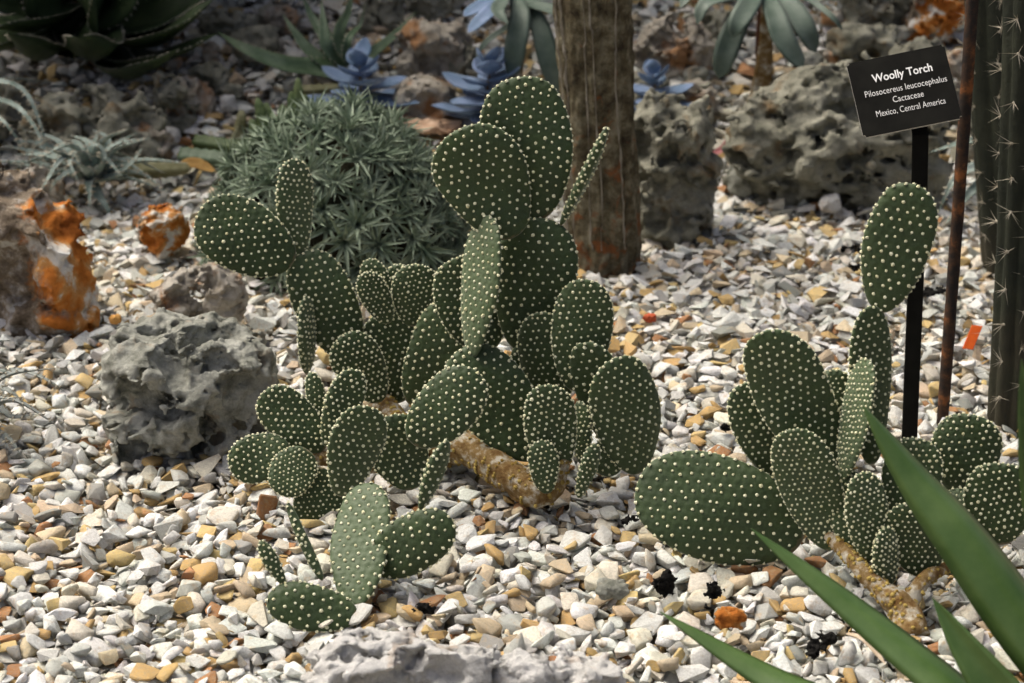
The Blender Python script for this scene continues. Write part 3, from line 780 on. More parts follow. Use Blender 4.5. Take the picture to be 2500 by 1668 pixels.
    for q in range(6):
        s_ = np.where(facing & (sel == q))[0] if q < 4 else np.where(~facing & (sel % 2 == q - 4))[0]
        if not len(s_): continue
        TV, TF = (AREOLES[q] if q < 4 else AREOLE_LOW[q - 4])
        Mx = frames(nor[s_], rng.uniform(0, 6.28, len(s_))) * (siz[s_] * dot / 2)[:, None, None]
        Va, Fa = stamp(TV, TF, Mx, pts[s_] - O)
        Vs.append(Va); Fs.append(Fa + b0); b0 += len(Va)
    ao = obj('areoles', mesh_np('areoles', np.concatenate(Vs), np.concatenate(Fs), False, [M_AREOLE_Y if yellow else M_AREOLE]), o)
    tag(ao, kind='stuff')
    return o

def stem(root, path, radii, name='stem', knobs=170, seed=1, knob=0.0050):
    """old woody stem: rough tube with yellowed areole knobs"""
    rng = np.random.default_rng(seed); O = np.array(root.location)
    m, k = 36, 26
    C = curve_pts(path, m); R = np.interp(np.linspace(0, 1, m), np.linspace(0, 1, len(radii)), radii)
    T = np.gradient(C, axis=0); T /= np.linalg.norm(T, axis=1)[:, None]
    A = np.cross(T, np.array([0.2, 0.1, 1.0])); A /= np.linalg.norm(A, axis=1)[:, None]; B = np.cross(T, A)
    th = np.linspace(0, 2 * math.pi, k, endpoint=False)
    D = A[:, None] * np.cos(th)[None, :, None] + B[:, None] * np.sin(th)[None, :, None]
    P0 = C[:, None] + D * R[:, None, None]
    ns = fbm(P0.reshape(-1, 3) * 45, seed, 4).reshape(m, k) * 0.35 + fbm(P0.reshape(-1, 3) * 160, seed + 3, 2).reshape(m, k) * 0.10
    P = C[:, None] + D * (R[:, None] * (1 + ns))[:, :, None]
    V = np.concatenate([P.reshape(-1, 3), C[:1] - T[:1] * R[0] * 0.4, C[-1:] + T[-1:] * R[-1] * 0.4])
    F = [grid_faces(m, k, True)]
    c0 = m * k; kk = np.arange(k); k2 = (kk + 1) % k
    F.append(np.stack([np.full(k, c0), k2, kk], -1)); F.append(np.stack([np.full(k, c0 + 1), (m - 1) * k + kk, (m - 1) * k + k2], -1))
    o = obj(name, mesh_np(name, V - O, np.concatenate(F), True, [M_STEM]), root)
    i = rng.integers(1, m - 1, knobs); j = rng.integers(0, k, knobs)
    pp = P[i, j]; nn = D[i, j]
    TV, TF = AREOLES[0]
    Va, Fa = stamp(TV * np.array([1, 1, 0.8]), TF, frames(nn, rng.uniform(0, 6, knobs)) * (knob / 2 * rng.uniform(0.7, 1.3, knobs))[:, None, None], pp - O)
    tag(obj('areoles', mesh_np('areoles', Va, Fa, False, [M_AREOLE_Y]), o), kind='stuff')
    return o

def build_cactus(name, label, rootpx, pads, stems):
    g = ground(*rootpx); g[2] = hz(g[0], g[1])
    root = thing(name, label, 'cactus', g)
    for p in pads:
        (bx, by, bY), (tx, ty, tY), wpx = p[:3]
        kw = p[3] if len(p) > 3 else {}
        pad(root, at(bx, by, bY), at(tx, ty, tY), wpx, **kw)
    for i, (path, radii, kn) in enumerate(stems):
        stem(root, [at(*q) for q in path], radii, knobs=kn, seed=40 + i)
    return root

YG = dict(sp=0.0062, dot=0.0030, tone=0.45, thick=0.010)       # young, densely dotted
MD = dict(sp=0.0080, dot=0.0035, tone=0.28, thick=0.011)
OLD = dict(sp=0.0108, dot=0.0039, tone=0.10, thick=0.014)
def D(d, **k):
    r = dict(d); r.update(k); return r
MAIN = [
    # upper tall group
    ((1308, 542, 2.305), (1266, 190, 2.325), 228, D(OLD, tone=0.10, curve=0.25)),
    ((1258, 578, 2.285), (1118, 314, 2.300), 222, D(OLD, tone=0.06, curve=0.2, phi=-6)),
    ((1368, 552, 2.300), (1492, 316, 2.300), 36, D(MD, phi=80, egg=-0.05, thick=0.013, tone=0.25, bow=-0.12)),
    ((1275, 858, 2.290), (1328, 534, 2.300), 204, D(OLD, tone=0.14, curve=0.2)),
    ((1152, 872, 2.235), (1188, 526, 2.275), 118, D(OLD, sp=0.0098, tone=0.55, phi=-50, curve=0.3)),  # pale tone paints in sky light on the turned-up face
    ((1312, 1118, 2.205), (1118, 858, 2.235), 196, D(OLD, sp=0.0102, tone=0.05)),
    ((1190, 860, 2.300), (1120, 626, 2.310), 180, D(MD, tone=0.2)),
    ((1005, 990, 2.345), (1135, 742, 2.350), 160, D(OLD, sp=0.0102, tone=0.18)),
    ((932, 980, 2.360), (835, 818, 2.365), 126, D(MD, sp=0.0072, tone=0.14, phi=8)),
    ((965, 985, 2.395), (958, 762, 2.400), 158, D(MD, tone=0.22)),
    ((950, 790, 2.378), (888, 666, 2.380), 74, D(YG, tone=0.16)),
    ((960, 770, 2.405), (896, 637, 2.405), 66, D(YG, tone=0.25)),
    ((1004, 798, 2.385), (1022, 647, 2.390), 116, D(YG, sp=0.0066, tone=0.30)),
    ((990, 760, 2.412), (966, 646, 2.415), 66, D(YG, tone=0.35)),
    ((858, 880, 2.395), (742, 622, 2.400), 156, D(OLD, sp=0.0095, tone=0.22, curve=0.2)),
    ((716, 642, 2.390), (484, 520, 2.395), 178, D(OLD, sp=0.0100, tone=0.03, egg=0.15)),
    ((724, 632, 2.412), (717, 388, 2.440), 100, D(MD, sp=0.0078, tone=0.55, phi=24)),  # brightness of the backward lean is put into the pale tone
    ((752, 914, 2.375), (746, 726, 2.380), 62, D(MD, sp=0.0075, tone=0.60, phi=55)),
    # right shoulder
    ((1335, 1140, 2.265), (1268, 838, 2.285), 86, D(OLD, tone=0.15)),
    ((1350, 1010, 2.255), (1326, 762, 2.262), 148, D(MD, sp=0.0085, tone=0.14, phi=-15)),
    ((1404, 956, 2.225), (1434, 682, 2.235), 150, D(MD, sp=0.0085, tone=0.28)),
    ((1545, 1146, 2.222), (1432, 826, 2.222), 138, D(OLD, tone=0.20, phi=-25, cup=0.15)),
    ((1560, 1158, 2.190), (1508, 882, 2.172), 172, D(MD, sp=0.0088, tone=0.28, phi=14, cup=-0.10)),
    ((1358, 1160, 2.165), (1334, 938, 2.170), 130, D(MD, sp=0.0074, tone=0.14)),
    ((1425, 1140, 2.185), (1412, 985, 2.190), 62, D(YG, tone=0.2, phi=-30)),
    ((1334, 1206, 2.145), (1322, 1078, 2.150), 74, D(YG, tone=0.2)),
    ((1412, 1216, 2.140), (1456, 1086, 2.150), 50, D(YG, tone=0.3, phi=35)),
    ((1500, 1160, 2.19), (1462, 1082, 2.185), 90, D(MD, tone=0.1)),
    # left low group
    ((792, 1098, 2.175), (642, 958, 2.190), 122, D(MD, sp=0.0075, tone=0.15)),
    ((798, 1092, 2.165), (868, 900, 2.185), 92, D(MD, sp=0.0072, tone=0.26, phi=15)),
    ((792, 1060, 2.195), (760, 912, 2.200), 46, D(YG, tone=0.35)),
    ((832, 1212, 2.110), (896, 986, 2.120), 134, D(MD, sp=0.0082, tone=0.34, phi=18, curve=0.4)),
    ((1015, 1192, 2.165), (936, 1018, 2.170), 150, D(MD, tone=0.10)),
    ((1004, 1082, 2.150), (1170, 914, 2.160), 150, D(OLD, sp=0.0090, tone=0.12, egg=0.12)),
    ((708, 1092, 2.165), (560, 1142, 2.150), 118, D(MD, sp=0.0076, tone=0.10, egg=0.1)),
    ((752, 1098, 2.150), (678, 1204, 2.130), 112, D(YG, sp=0.0056, dot=0.0028, tone=0.30, egg=0.05)),
    ((772, 1140, 2.150), (784, 1306, 2.128), 128, D(YG, tone=0.05)),  # lowered tone stands for the shade lying on this pad
    ((866, 1488, 1.915), (898, 1192, 2.040), 152, D(OLD, sp=0.0104, tone=0.52, phi=-22, cup=0.12)),  # raised tone carries the sky-facing brightness in its colour
    ((902, 1390, 1.965), (1108, 1268, 1.965), 142, D(OLD, tone=0.03, egg=0.08)),
    ((872, 1504, 1.905), (652, 1464, 1.915), 114, D(OLD, tone=0.03, egg=0.08)),
    ((698, 1432, 1.925), (634, 1322, 1.935), 44, D(YG, tone=0.30, phi=30)),
    ((788, 1418, 1.930), (694, 1230, 1.965), 30, D(MD, tone=0.45, phi=68, egg=-0.1)),
    ((1026, 1246, 1.975), (1088, 1073, 2.000), 56, D(MD, tone=0.28, phi=45)),
]
MAIN_STEMS = [
    ([(935, 985, 2.385), (1030, 1085, 2.30), (1130, 1090, 2.245), (1230, 1150, 2.195), (1300, 1205, 2.160), (1352, 1185, 2.165), (1372, 1100, 2.175)], [0.014, 0.017, 0.020, 0.021, 0.019, 0.016, 0.012], 460),
    ([(1030, 1090, 2.29), (900, 1130, 2.19), (800, 1118, 2.178), (772, 1112, 2.182)], [0.018, 0.014, 0.012, 0.010], 90),
]
build_cactus('polka_dot_cactus', 'tall bushy dark green prickly pear with white dots beside the grey pitted rock', (1290, 1215), MAIN, MAIN_STEMS)

RIGHT = [
    ((1966, 1306, 2.020), (1556, 1186, 2.035), 262, D(OLD, sp=0.0112, tone=0.16, egg=0.10, curve=0.1)),
    ((2036, 1160, 2.025), (1858, 802, 2.045), 190, D(MD, sp=0.0090, dot=0.0038, tone=0.32, phi=-8)),
    ((1905, 1168, 2.060), (1812, 932, 2.070), 132, D(MD, tone=0.24)),
    ((2034, 1342, 1.985), (1928, 1042, 2.000), 158, D(YG, sp=0.0066, tone=0.42, phi=-10)),
    ((2058, 1172, 2.000), (2114, 876, 2.015), 92, D(YG, sp=0.0064, tone=0.62, phi=-52)),
    ((2052, 1050, 2.050), (2030, 904, 2.055), 96, D(YG, tone=0.50)),
    ((2128, 1135, 2.040), (2120, 744, 2.055), 116, D(MD, sp=0.0085, tone=0.22, phi=25)),
    ((2148, 762, 2.055), (2228, 449, 2.070), 168, D(OLD, sp=0.0104, tone=0.24)),
    ((2132, 1376, 1.945), (2104, 1153, 1.960), 108, D(YG, sp=0.0060, tone=0.40, phi=22)),
    ((2162, 1446, 1.925), (2164, 1288, 1.935), 74, D(YG, sp=0.0056, tone=0.30, phi=40)),
    ((2262, 1408, 1.945), (2216, 1220, 1.955), 152, D(YG, sp=0.0066, tone=0.06)),
    ((2205, 1280, 1.990), (2242, 1072, 2.000), 146, D(YG, sp=0.0068, tone=0.15)),
    ((2350, 1215, 2.060), (2366, 1014, 2.070), 170, D(MD, sp=0.0082, tone=0.16)),
    ((2436, 1330, 1.985), (2444, 1132, 1.995), 172, D(MD, sp=0.0075, tone=0.06)),
    ((2095, 1380, 1.965), (2058, 1140, 2.005), 104, D(YG, tone=0.2)),
    ((2310, 1400, 1.96), (2352, 1200, 2.03), 120, D(YG, tone=0.1)),
]
RIGHT_STEMS = [
    ([(2025, 1308, 1.985), (2085, 1372, 1.945), (2150, 1440, 1.915), (2205, 1490, 1.895), (2222, 1560, 1.872)], [0.006, 0.007, 0.009, 0.014, 0.019], 150),
    ([(2205, 1490, 1.900), (2258, 1415, 1.925), (2300, 1390, 1.95), (2420, 1340, 1.985)], [0.010, 0.007, 0.006, 0.005], 70),
]
build_cactus('polka_dot_cactus', 'smaller white dotted prickly pear growing in front of the black sign stake', (2220, 1545), RIGHT, RIGHT_STEMS)

# ------------------------------------------------------------------ leaves
def leaf_data(path, w, up, fold=0.3, thick=0.004, prof='agave', m=18, teeth=None, twist=0.0, seed=0, wave=0.0):
    """path: 3-D spine from base to tip; w: full width; up: direction the upper face looks.
    Returns V, F, material index (0 leaf, 1 teeth)"""
    rng = np.random.default_rng(seed)
    C = curve_pts(path, m)
    s = np.linspace(0, 1, m)
    if prof == 'agave': hw = (0.62 + 0.55 * np.sin(np.pi * np.minimum(1, s * 0.62 + 0.1)) ** 1.2) * (1 - s ** 2.6) ** 0.8
    elif prof == 'strap': hw = (1 - s) ** 0.75 * (0.9 + 0.25 * np.sin(np.pi * s))
    elif prof == 'spoon': hw = (0.35 + 0.75 * np.sin(np.pi * np.clip(s * 0.9 + 0.02, 0, 1)) ** 0.9 * (0.55 + 0.55 * s)) * np.sqrt(np.maximum(0, 1 - s ** 5))
    elif prof == 'blunt': hw = (0.42 + 0.58 * np.sin(np.pi * np.clip(s * 0.62 + 0.02, 0, 1)) ** 1.3) * np.sqrt(np.maximum(0, 1 - s ** 7))
    elif prof == 'oval': hw = np.sin(np.pi * np.clip(0.12 + 0.88 * s, 0, 1)) ** 0.7
    else: hw = 1 - s ** 1.5
    hw = np.maximum(hw, 0.02) * w / 2
    T = np.gradient(C, axis=0); T /= np.linalg.norm(T, axis=1)[:, None]
    up = np.asarray(up, float)
    side = np.cross(T, up[None] + 0 * T); side /= np.maximum(1e-6, np.linalg.norm(side, axis=1))[:, None]
    nor = np.cross(side, T)
    if twist:
        a = (twist * s)[:, None]; side, nor = side * np.cos(a) + nor * np.sin(a), nor * np.cos(a) - side * np.sin(a)
    q = np.array([-1, -0.62, -0.3, 0, 0.3, 0.62, 1.0])
    top = C[:, None] + side[:, None] * (q[None, :] * hw[:, None])[:, :, None] + nor[:, None] * ((fold * np.abs(q) ** 1.4)[None, :] * hw[:, None])[:, :, None]
    if wave: top = top + nor[:, None] * (wave * hw[:, None] * np.sin(s * 19 + seed)[:, None] * (np.abs(q) ** 2)[None, :])[:, :, None]
    qb = np.array([0.62, 0.3, 0, -0.3, -0.62])
    thk = thick * np.minimum(1, hw / (w / 2) * 1.3)
    bot = C[:, None] + side[:, None] * (qb[None, :] * hw[:, None])[:, :, None] + nor[:, None] * ((fold * np.abs(qb) ** 1.4)[None, :] * hw[:, None] - thk[:, None] * (1 - np.abs(qb) ** 2.2)[None, :])[:, :, None]
    ring = np.concatenate([top, bot], 1); k = ring.shape[1]
    V = ring.reshape(-1, 3); F = grid_faces(m, k, True)
    V = np.concatenate([V, C[-1:] + T[-1:] * w * 0.04, C[:1]])
    kk = np.arange(k); k2 = (kk + 1) % k; e = (m - 1) * k
    F = np.concatenate([F, np.stack([e + kk, e + k2, np.full(k, m * k)], -1), np.stack([k2, kk, np.full(k, m * k + 1)], -1)])
    mi = np.zeros(len(F), int)
    if teeth:
        sp, ln = teeth
        tot = np.linalg.norm(np.diff(C, axis=0), axis=1).sum(); cnt = max(3, int(tot / sp))
        TVs, TFs = [], []
        for edge in (0, 6):
            for i in range(cnt):
                ss = (i + 0.5 + rng.uniform(-0.25, 0.25)) / cnt * 0.94 + 0.02
                p = np.array([np.interp(ss, s, ring[:, edge, j]) for j in range(3)])
                j = min(m - 1, int(ss * m)); o_ = side[j] * (-1 if edge == 0 else 1); tt = T[j]; nn = nor[j]
                l = ln * rng.uniform(0.7, 1.3)
                b = len(V) + len(TVs)
                TVs += [p - tt * l * 0.3 - o_ * l * 0.25, p + tt * l * 0.35 - o_ * l * 0.25, p + nn * l * 0.22 - o_ * l * 0.1, p + o_ * l + tt * l * 0.25]
                TFs += [[b, b + 1, b + 3], [b + 1, b + 2, b + 3], [b + 2, b, b + 3]]
        V = np.concatenate([V, np.array(TVs)]); F = np.concatenate([F, np.array(TFs)]); mi = np.r_[mi, np.ones(len(TFs), int)]
    return V, F, mi

def leaf(root, path, w, up, mat, name='leaf', tooth_mat=None, **kw):
    O = np.array(root.location)
    V, F, mi = leaf_data(path, w, up, **kw)
    return obj(name, mesh_np(name, V - O, F, True, [mat, tooth_mat or M_TOOTH], mi), root)

def G(px, py):
    g = ground(px, py); g[2] = hz(g[0], g[1]); return g

# ------------------------------------------------------------------ bark covered trunk
def ribbed_column(name, label, cat, base, axis_pts, radius, mat, ribs, ribdepth, m=260, k=150, seed=3, rough=0.06, fine=0.02, part='trunk'):
    root = thing(name, label, cat, base)
    O = np.array(root.location)
    C = curve_pts(axis_pts, m)
    s = np.linspace(0, 1, m)
    th = np.linspace(0, 2 * math.pi, k, endpoint=False)
    R = np.interp(s, np.linspace(0, 1, len(radius)), radius)
    X = np.cos(th)[None] + 0 * s[:, None]; Yv = np.sin(th)[None] + 0 * s[:, None]
    ht = np.linalg.norm(np.diff(C, axis=0), axis=1).sum()
    Z = (s * ht)[:, None] + 0 * X
    Q = np.stack([X * 3, Yv * 3, Z * 9], -1).reshape(-1, 3)
    wv = fbm(np.stack([X * 1.2, Yv * 1.2, Z * 5], -1).reshape(-1, 3), seed, 3).reshape(m, k)
    a = th[None] + 0.16 * wv
    prof_ = ribdepth * (np.abs(np.cos(a * ribs / 2)) ** 0.8 - 0.6)
    r = 1 + prof_ + rough * fbm(Q, seed + 1, 4).reshape(m, k) + fine * fbm(np.stack([X * 11, Yv * 11, Z * 42], -1).reshape(-1, 3), seed + 2, 3).reshape(m, k)
    P = C[:, None] + np.stack([X * r * R[:, None], Yv * r * R[:, None], 0 * X], -1)
    V = np.concatenate([P.reshape(-1, 3), C[-1:] + [0, 0, R[-1] * 0.3]])
    kk = np.arange(k); e = (m - 1) * k
    F = np.concatenate([grid_faces(m, k, True), np.stack([e + kk, e + (kk + 1) % k, np.full(k, m * k)], -1)])
    obj(part, mesh_np(part, V - O, F, True, [mat]), root)
    return root, C, R, th, P

def build_trunk():
    b = G(1478, 640); s = pxm(b)
    rb = 88 / s
    base = np.array([b[0], b[1] + rb * 0.85, b[2]])
    Y0 = base[1]
    top = at(1447, 0, Y0 - 0.02)
    d = (top - base) / (top[2] - base[2])
    pts = [base + d * z for z in (-0.03, 0.12, 0.3, 0.6, 1.0, 1.5)]
    pts[0] = base + np.array([0.0, 0, -0.03])
    root, C, R, th, P = ribbed_column('bark_column', 'thick brown bark covered cactus trunk with orange stains behind the tall pads', 'cactus trunk', base, pts,
                  [rb * 1.03, rb * 0.98, rb * 1.05, rb * 1.10, rb * 1.10, rb * 1.0], M_BARK, 11, 0.09, 230, 130, 5, 0.08, 0.08)
    # thin pale seams running up the ribs
    O = np.array(root.location)
    rng = np.random.default_rng(2)
    for q in (73, 77, 92, 95, 110):
        j0 = q % len(th)
        pv = []
        for i in range(8, 215):
            jj = (j0 + 1.6 * math.sin(i * 0.035 + q)) ; j = int(round(jj)) % len(th)
            c_ = P[i, j]; o_ = nrm((c_ - C[i]) * [1, 1, 0]); t_ = np.cross([0, 0, 1], o_)
            wd = 0.0016 * (0.8 + 0.6 * math.sin(i * 0.31 + q) * math.sin(i * 0.13))
            pv.append([c_ + t_ * wd - o_ * 0.001, c_ + o_ * (0.0028 + 0.0012 * math.sin(i * 1.1)), c_ - t_ * wd - o_ * 0.001])
        pv = np.array(pv)
        obj('seam', mesh_np('seam', pv.reshape(-1, 3) - O, grid_faces(len(pv), 3, False), True, [M_SEAM]), root)
M_SEAM = two_tone('bark_seam', (0.17, 0.15, 0.11), (0.34, 0.31, 0.25), 60, 0.9, 0.1)
build_trunk()

# ------------------------------------------------------------------ spiny green columns at the right
def spines(root, P, N, length, mat, seed, count=9):
    rng = np.random.default_rng(seed); O = np.array(root.location)
    V, F = [], []
    for p, n in zip(P, N):
        for q in range(count):
            d = nrm(n * 0.9 + rng.normal(0, 0.75, 3)); l = length * rng.uniform(0.4, 1.2)
            a = nrm(np.cross(d, rng.normal(size=3))) * 0.00045; b = np.cross(d, a)
            i = len(V); V += [p + a, p - a * 0.5 + b, p - a * 0.5 - b, p + d * l]
            F += [[i, i + 1, i + 3], [i + 1, i + 2, i + 3], [i + 2, i, i + 3]]
    o = obj('spines', mesh_np('spines', np.array(V) - O, np.array(F), False, [mat]), root)
    return tag(o, kind='stuff')

def tufts(root, P, N, size, mat, seed):
    rng = np.random.default_rng(seed); O = np.array(root.location)
    TV, TF = AREOLES[1]
    Va, Fa = stamp(TV, TF, frames(np.array(N), rng.uniform(0, 6, len(P))) * (size / 2 * rng.uniform(0.7, 1.3, len(P)))[:, None, None], np.array(P) - O)
    return tag(obj('areoles', mesh_np('areoles', Va, Fa, False, [mat]), root), kind='stuff')

def spiny_column(name, label, base, pts, radius, ribs, rot, seed, step=7, depth=0.22):
    root, C, R, th, P = ribbed_column(name, label, 'cactus', base, pts, radius, M_COLUMN, ribs, depth, 180, 80, seed, 0.05, 0.025, 'column')
    PP, NN = [], []
    for r in range(ribs):
        j = int(round((r / ribs * 2 * math.pi) / (2 * math.pi) * len(th))) % len(th)
        for i in range(6 + (r * 3) % step, len(C) - 2, step):
            j2 = (j + int(round(1.5 * math.sin(i * 0.05)))) % len(th)
            ring = P[i]; d = np.linalg.norm(ring[:, :2] - C[i, None, :2], axis=1)
            win = [(j + w_) % len(th) for w_ in range(-4, 5)]; jb = win[int(np.argmax(d[win]))]
            n = nrm((P[i, jb] - C[i]) * [1, 1, 0])
            if n[1] < 0.5: PP.append(P[i, jb]); NN.append(nrm(n + [0, 0, 0.15]))
    spines(root, PP, NN, 0.022, M_SPINE, seed)
    tufts(root, PP, NN, 0.0042, M_SPINE, seed)
    return root

def build_columns():
    b = G(2475, 1005); s = pxm(b); r = 62 / s
    base = np.array([b[0] + 0.004, b[1] + r * 0.8, b[2]])
    top = at(2530, 0, base[1] + 0.02)
    d = (top - base) / (top[2] - base[2])
    pts = [base + d * z for z in (-0.03, 0.1, 0.25, 0.45, 0.8, 1.2)]
    spiny_column('column_cactus', 'dark spiny columnar cactus with corky base beside the orange plastic chip', base, pts, [r * 0.88, r * 0.92, r * 1.1, r * 1.18, r * 1.2, r * 1.1], 8, 0, 21)
    b = G(2470, 640); s = pxm(b); r = 74 / s
    base = np.array([b[0], b[1] + r * 0.5, b[2]])
    top = at(2440, 0, base[1])
    d = (top - base) / (top[2] - base[2])
    pts = [base + d * z for z in (-0.03, 0.1, 0.3, 0.5, 0.8, 1.2)]
    spiny_column('column_cactus', 'dark spiny columnar cactus standing just behind the rusty rod', base, pts, [r * 0.8, r, r * 1.05, r * 1.05, r, r * 0.9], 7, 0, 25)
build_columns()

# ------------------------------------------------------------------ name sign and rusty rod
def bar(root, name, pts, w, th, mat, up=(0, -1, 0)):
    """flat bar through pts; width across, thickness along up"""
    O = np.array(root.location); C = np.array(pts, float); m = len(C)
    T = np.gradient(C, axis=0); T /= np.linalg.norm(T, axis=1)[:, None]
    U = np.asarray(up, float); S = np.cross(T, U); S /= np.linalg.norm(S, axis=1)[:, None]; Nn = np.cross(S, T)
    bv = min(w, th) * 0.18
    prof_ = [(-w / 2 + bv, -th / 2), (w / 2 - bv, -th / 2), (w / 2, -th / 2 + bv), (w / 2, th / 2 - bv), (w / 2 - bv, th / 2), (-w / 2 + bv, th / 2), (-w / 2, th / 2 - bv), (-w / 2, -th / 2 + bv)]
    V = np.array([[C[i] + S[i] * a + Nn[i] * b for a, b in prof_] for i in range(m)]).reshape(-1, 3)
    k = 8; kk = np.arange(1, k - 1); e = (m - 1) * k
    F = np.concatenate([grid_faces(m, k, True), np.stack([0 * kk, kk + 1, kk], -1), np.stack([e + 0 * kk, e + kk, e + kk + 1], -1)])
    return obj(name, mesh_np(name, V - O, F, False, [mat]), root)

def build_sign():
    b = G(2220, 1072)
    root = thing('plant_sign', 'black plant name sign on a flat black stake reading Woolly Torch', 'sign', b)
    Yb = b[1]
    low = b + np.array([0, 0, -0.05])
    pl = at(2244, 480, Yb + 0.005); ph = at(2247, 330, Yb + 0.010); pt = at(2238, 262, Yb + 0.030)
    bar(root, 'stake', [low, b, (b + pl) / 2, pl, ph, pt], 0.0185, 0.004, M_BLACK)
    # plate: corners from the photo, tilted back
    Yt = Yb + 0.022
    tl, bl = at(2062, 158, Yt + 0.030), at(2112, 338, Yt - 0.030)
    tr, br = at(2304, 110, Yt + 0.030), at(2350, 289, Yt - 0.030)
    cen = (tl + bl + tr + br) / 4
    ux = nrm((tr - tl) + (br - bl)); uy = nrm(tl - bl + tr - br); uy = nrm(uy - ux * np.dot(ux, uy)); un = np.cross(ux, uy)
    wd = (np.linalg.norm(tr - tl) + np.linalg.norm(br - bl)) / 2; hg = (np.linalg.norm(tl - bl) + np.linalg.norm(tr - br)) / 2
    O = np.array(root.location)
    me = bpy.data.meshes.new('plate'); bm = bmesh.new()
    bmesh.ops.create_cube(bm, size=1.0)
    for v_ in bm.verts: v_.co = Vector((v_.co.x * wd, v_.co.y * hg, v_.co.z * 0.003))
    ve = [e for e in bm.edges if abs(e.verts[0].co.z - e.verts[1].co.z) > 0.001]
    bmesh.ops.bevel(bm, geom=ve, offset=0.003, segments=3, affect='EDGES')
    for f in bm.faces: f.material_index = 1 if abs(f.normal.z) < 0.5 else 0
    bm.to_mesh(me); bm.free()
    me.materials.append(M_BLACK); me.materials.append(M_EDGE)
    pl_o = obj('plate', me, root)
    Mx = Matrix((Vector(ux), Vector(uy), Vector(un))).transposed().to_4x4(); Mx.translation = Vector(cen - O)
    pl_o.matrix_local = Mx
    lines = [('Woolly Torch', 0.150 * hg, (0.5 - 0.27) * hg, 0.00020, 0.0, 0.61), ('Pilosocereus leucocephalus', 0.118 * hg, (0.5 - 0.455) * hg, -0.00012, 0.0, 0.83), ('Cactaceae', 0.118 * hg, (0.5 - 0.59) * hg, -0.00012, 0.0, 0.31), ('Mexico, Central America', 0.118 * hg, (0.5 - 0.735) * hg, -0.00012, 0.0, 0.70)]
    for body, size, y, off, shear, frac in lines:
        cu = bpy.data.curves.new('lettering', 'FONT'); cu.body = body; cu.size = size; cu.align_x = 'CENTER'; cu.align_y = 'CENTER'
        cu.offset = off; cu.extrude = 0.0003; cu.shear = shear; cu.resolution_u = 3
        to = bpy.data.objects.new('tmp', cu); COL.objects.link(to)
        dg = bpy.context.evaluated_depsgraph_get()
        me = bpy.data.meshes.new_from_object(to.evaluated_get(dg)); bpy.data.objects.remove(to)
        xs_ = [v_.co.x for v_ in me.vertices]; wnow = max(xs_) - min(xs_); f = frac * wd / wnow
        for v_ in me.vertices: v_.co.x *= f
        me.name = 'lettering'; me.materials.clear(); me.materials.append(M_WHITE)
        lo = obj('lettering', me, pl_o); lo.location = (0.003, y, 0.0017)
build_sign()

def build_rod():
    b = G(2302, 1010)
    root = thing('rusty_rod', 'thin rusty iron rod stuck in the gravel right of the name sign', 'rod', b)
    O = np.array(b); p1 = at(2345, 430, b[1] + 0.008); p2 = at(2374, 0, b[1] + 0.014)
    d = nrm(p2 - p1)
    C = curve_pts([b + [0, 0, -0.04], b, p1, p2, p2 + d * 0.10], 60)
    T = np.gradient(C, axis=0); T /= np.linalg.norm(T, axis=1)[:, None]
    A = np.cross(T, [0, 1, 0]); A /= np.linalg.norm(A, axis=1)[:, None]; B = np.cross(T, A)
    th = np.linspace(0, 2 * math.pi, 14, endpoint=False)
    Dv = A[:, None] * np.cos(th)[None, :, None] + B[:, None] * np.sin(th)[None, :, None]
    P0 = C[:, None] + Dv * 0.0075
    ns = fbm(P0.reshape(-1, 3) * 70, 4, 3).reshape(60, 14)
    P = C[:, None] + Dv * (0.0075 * (1 + 0.10 * ns))[:, :, None]
    V = np.concatenate([P.reshape(-1, 3), C[-1:]]); kk = np.arange(14); e = 59 * 14
    F = np.concatenate([grid_faces(60, 14, True), np.stack([e + kk, e + (kk + 1) % 14, np.full(14, 60 * 14)], -1)])
    obj('shaft', mesh_np('shaft', V - O, F, True, [M_RUST]), root)
build_rod()

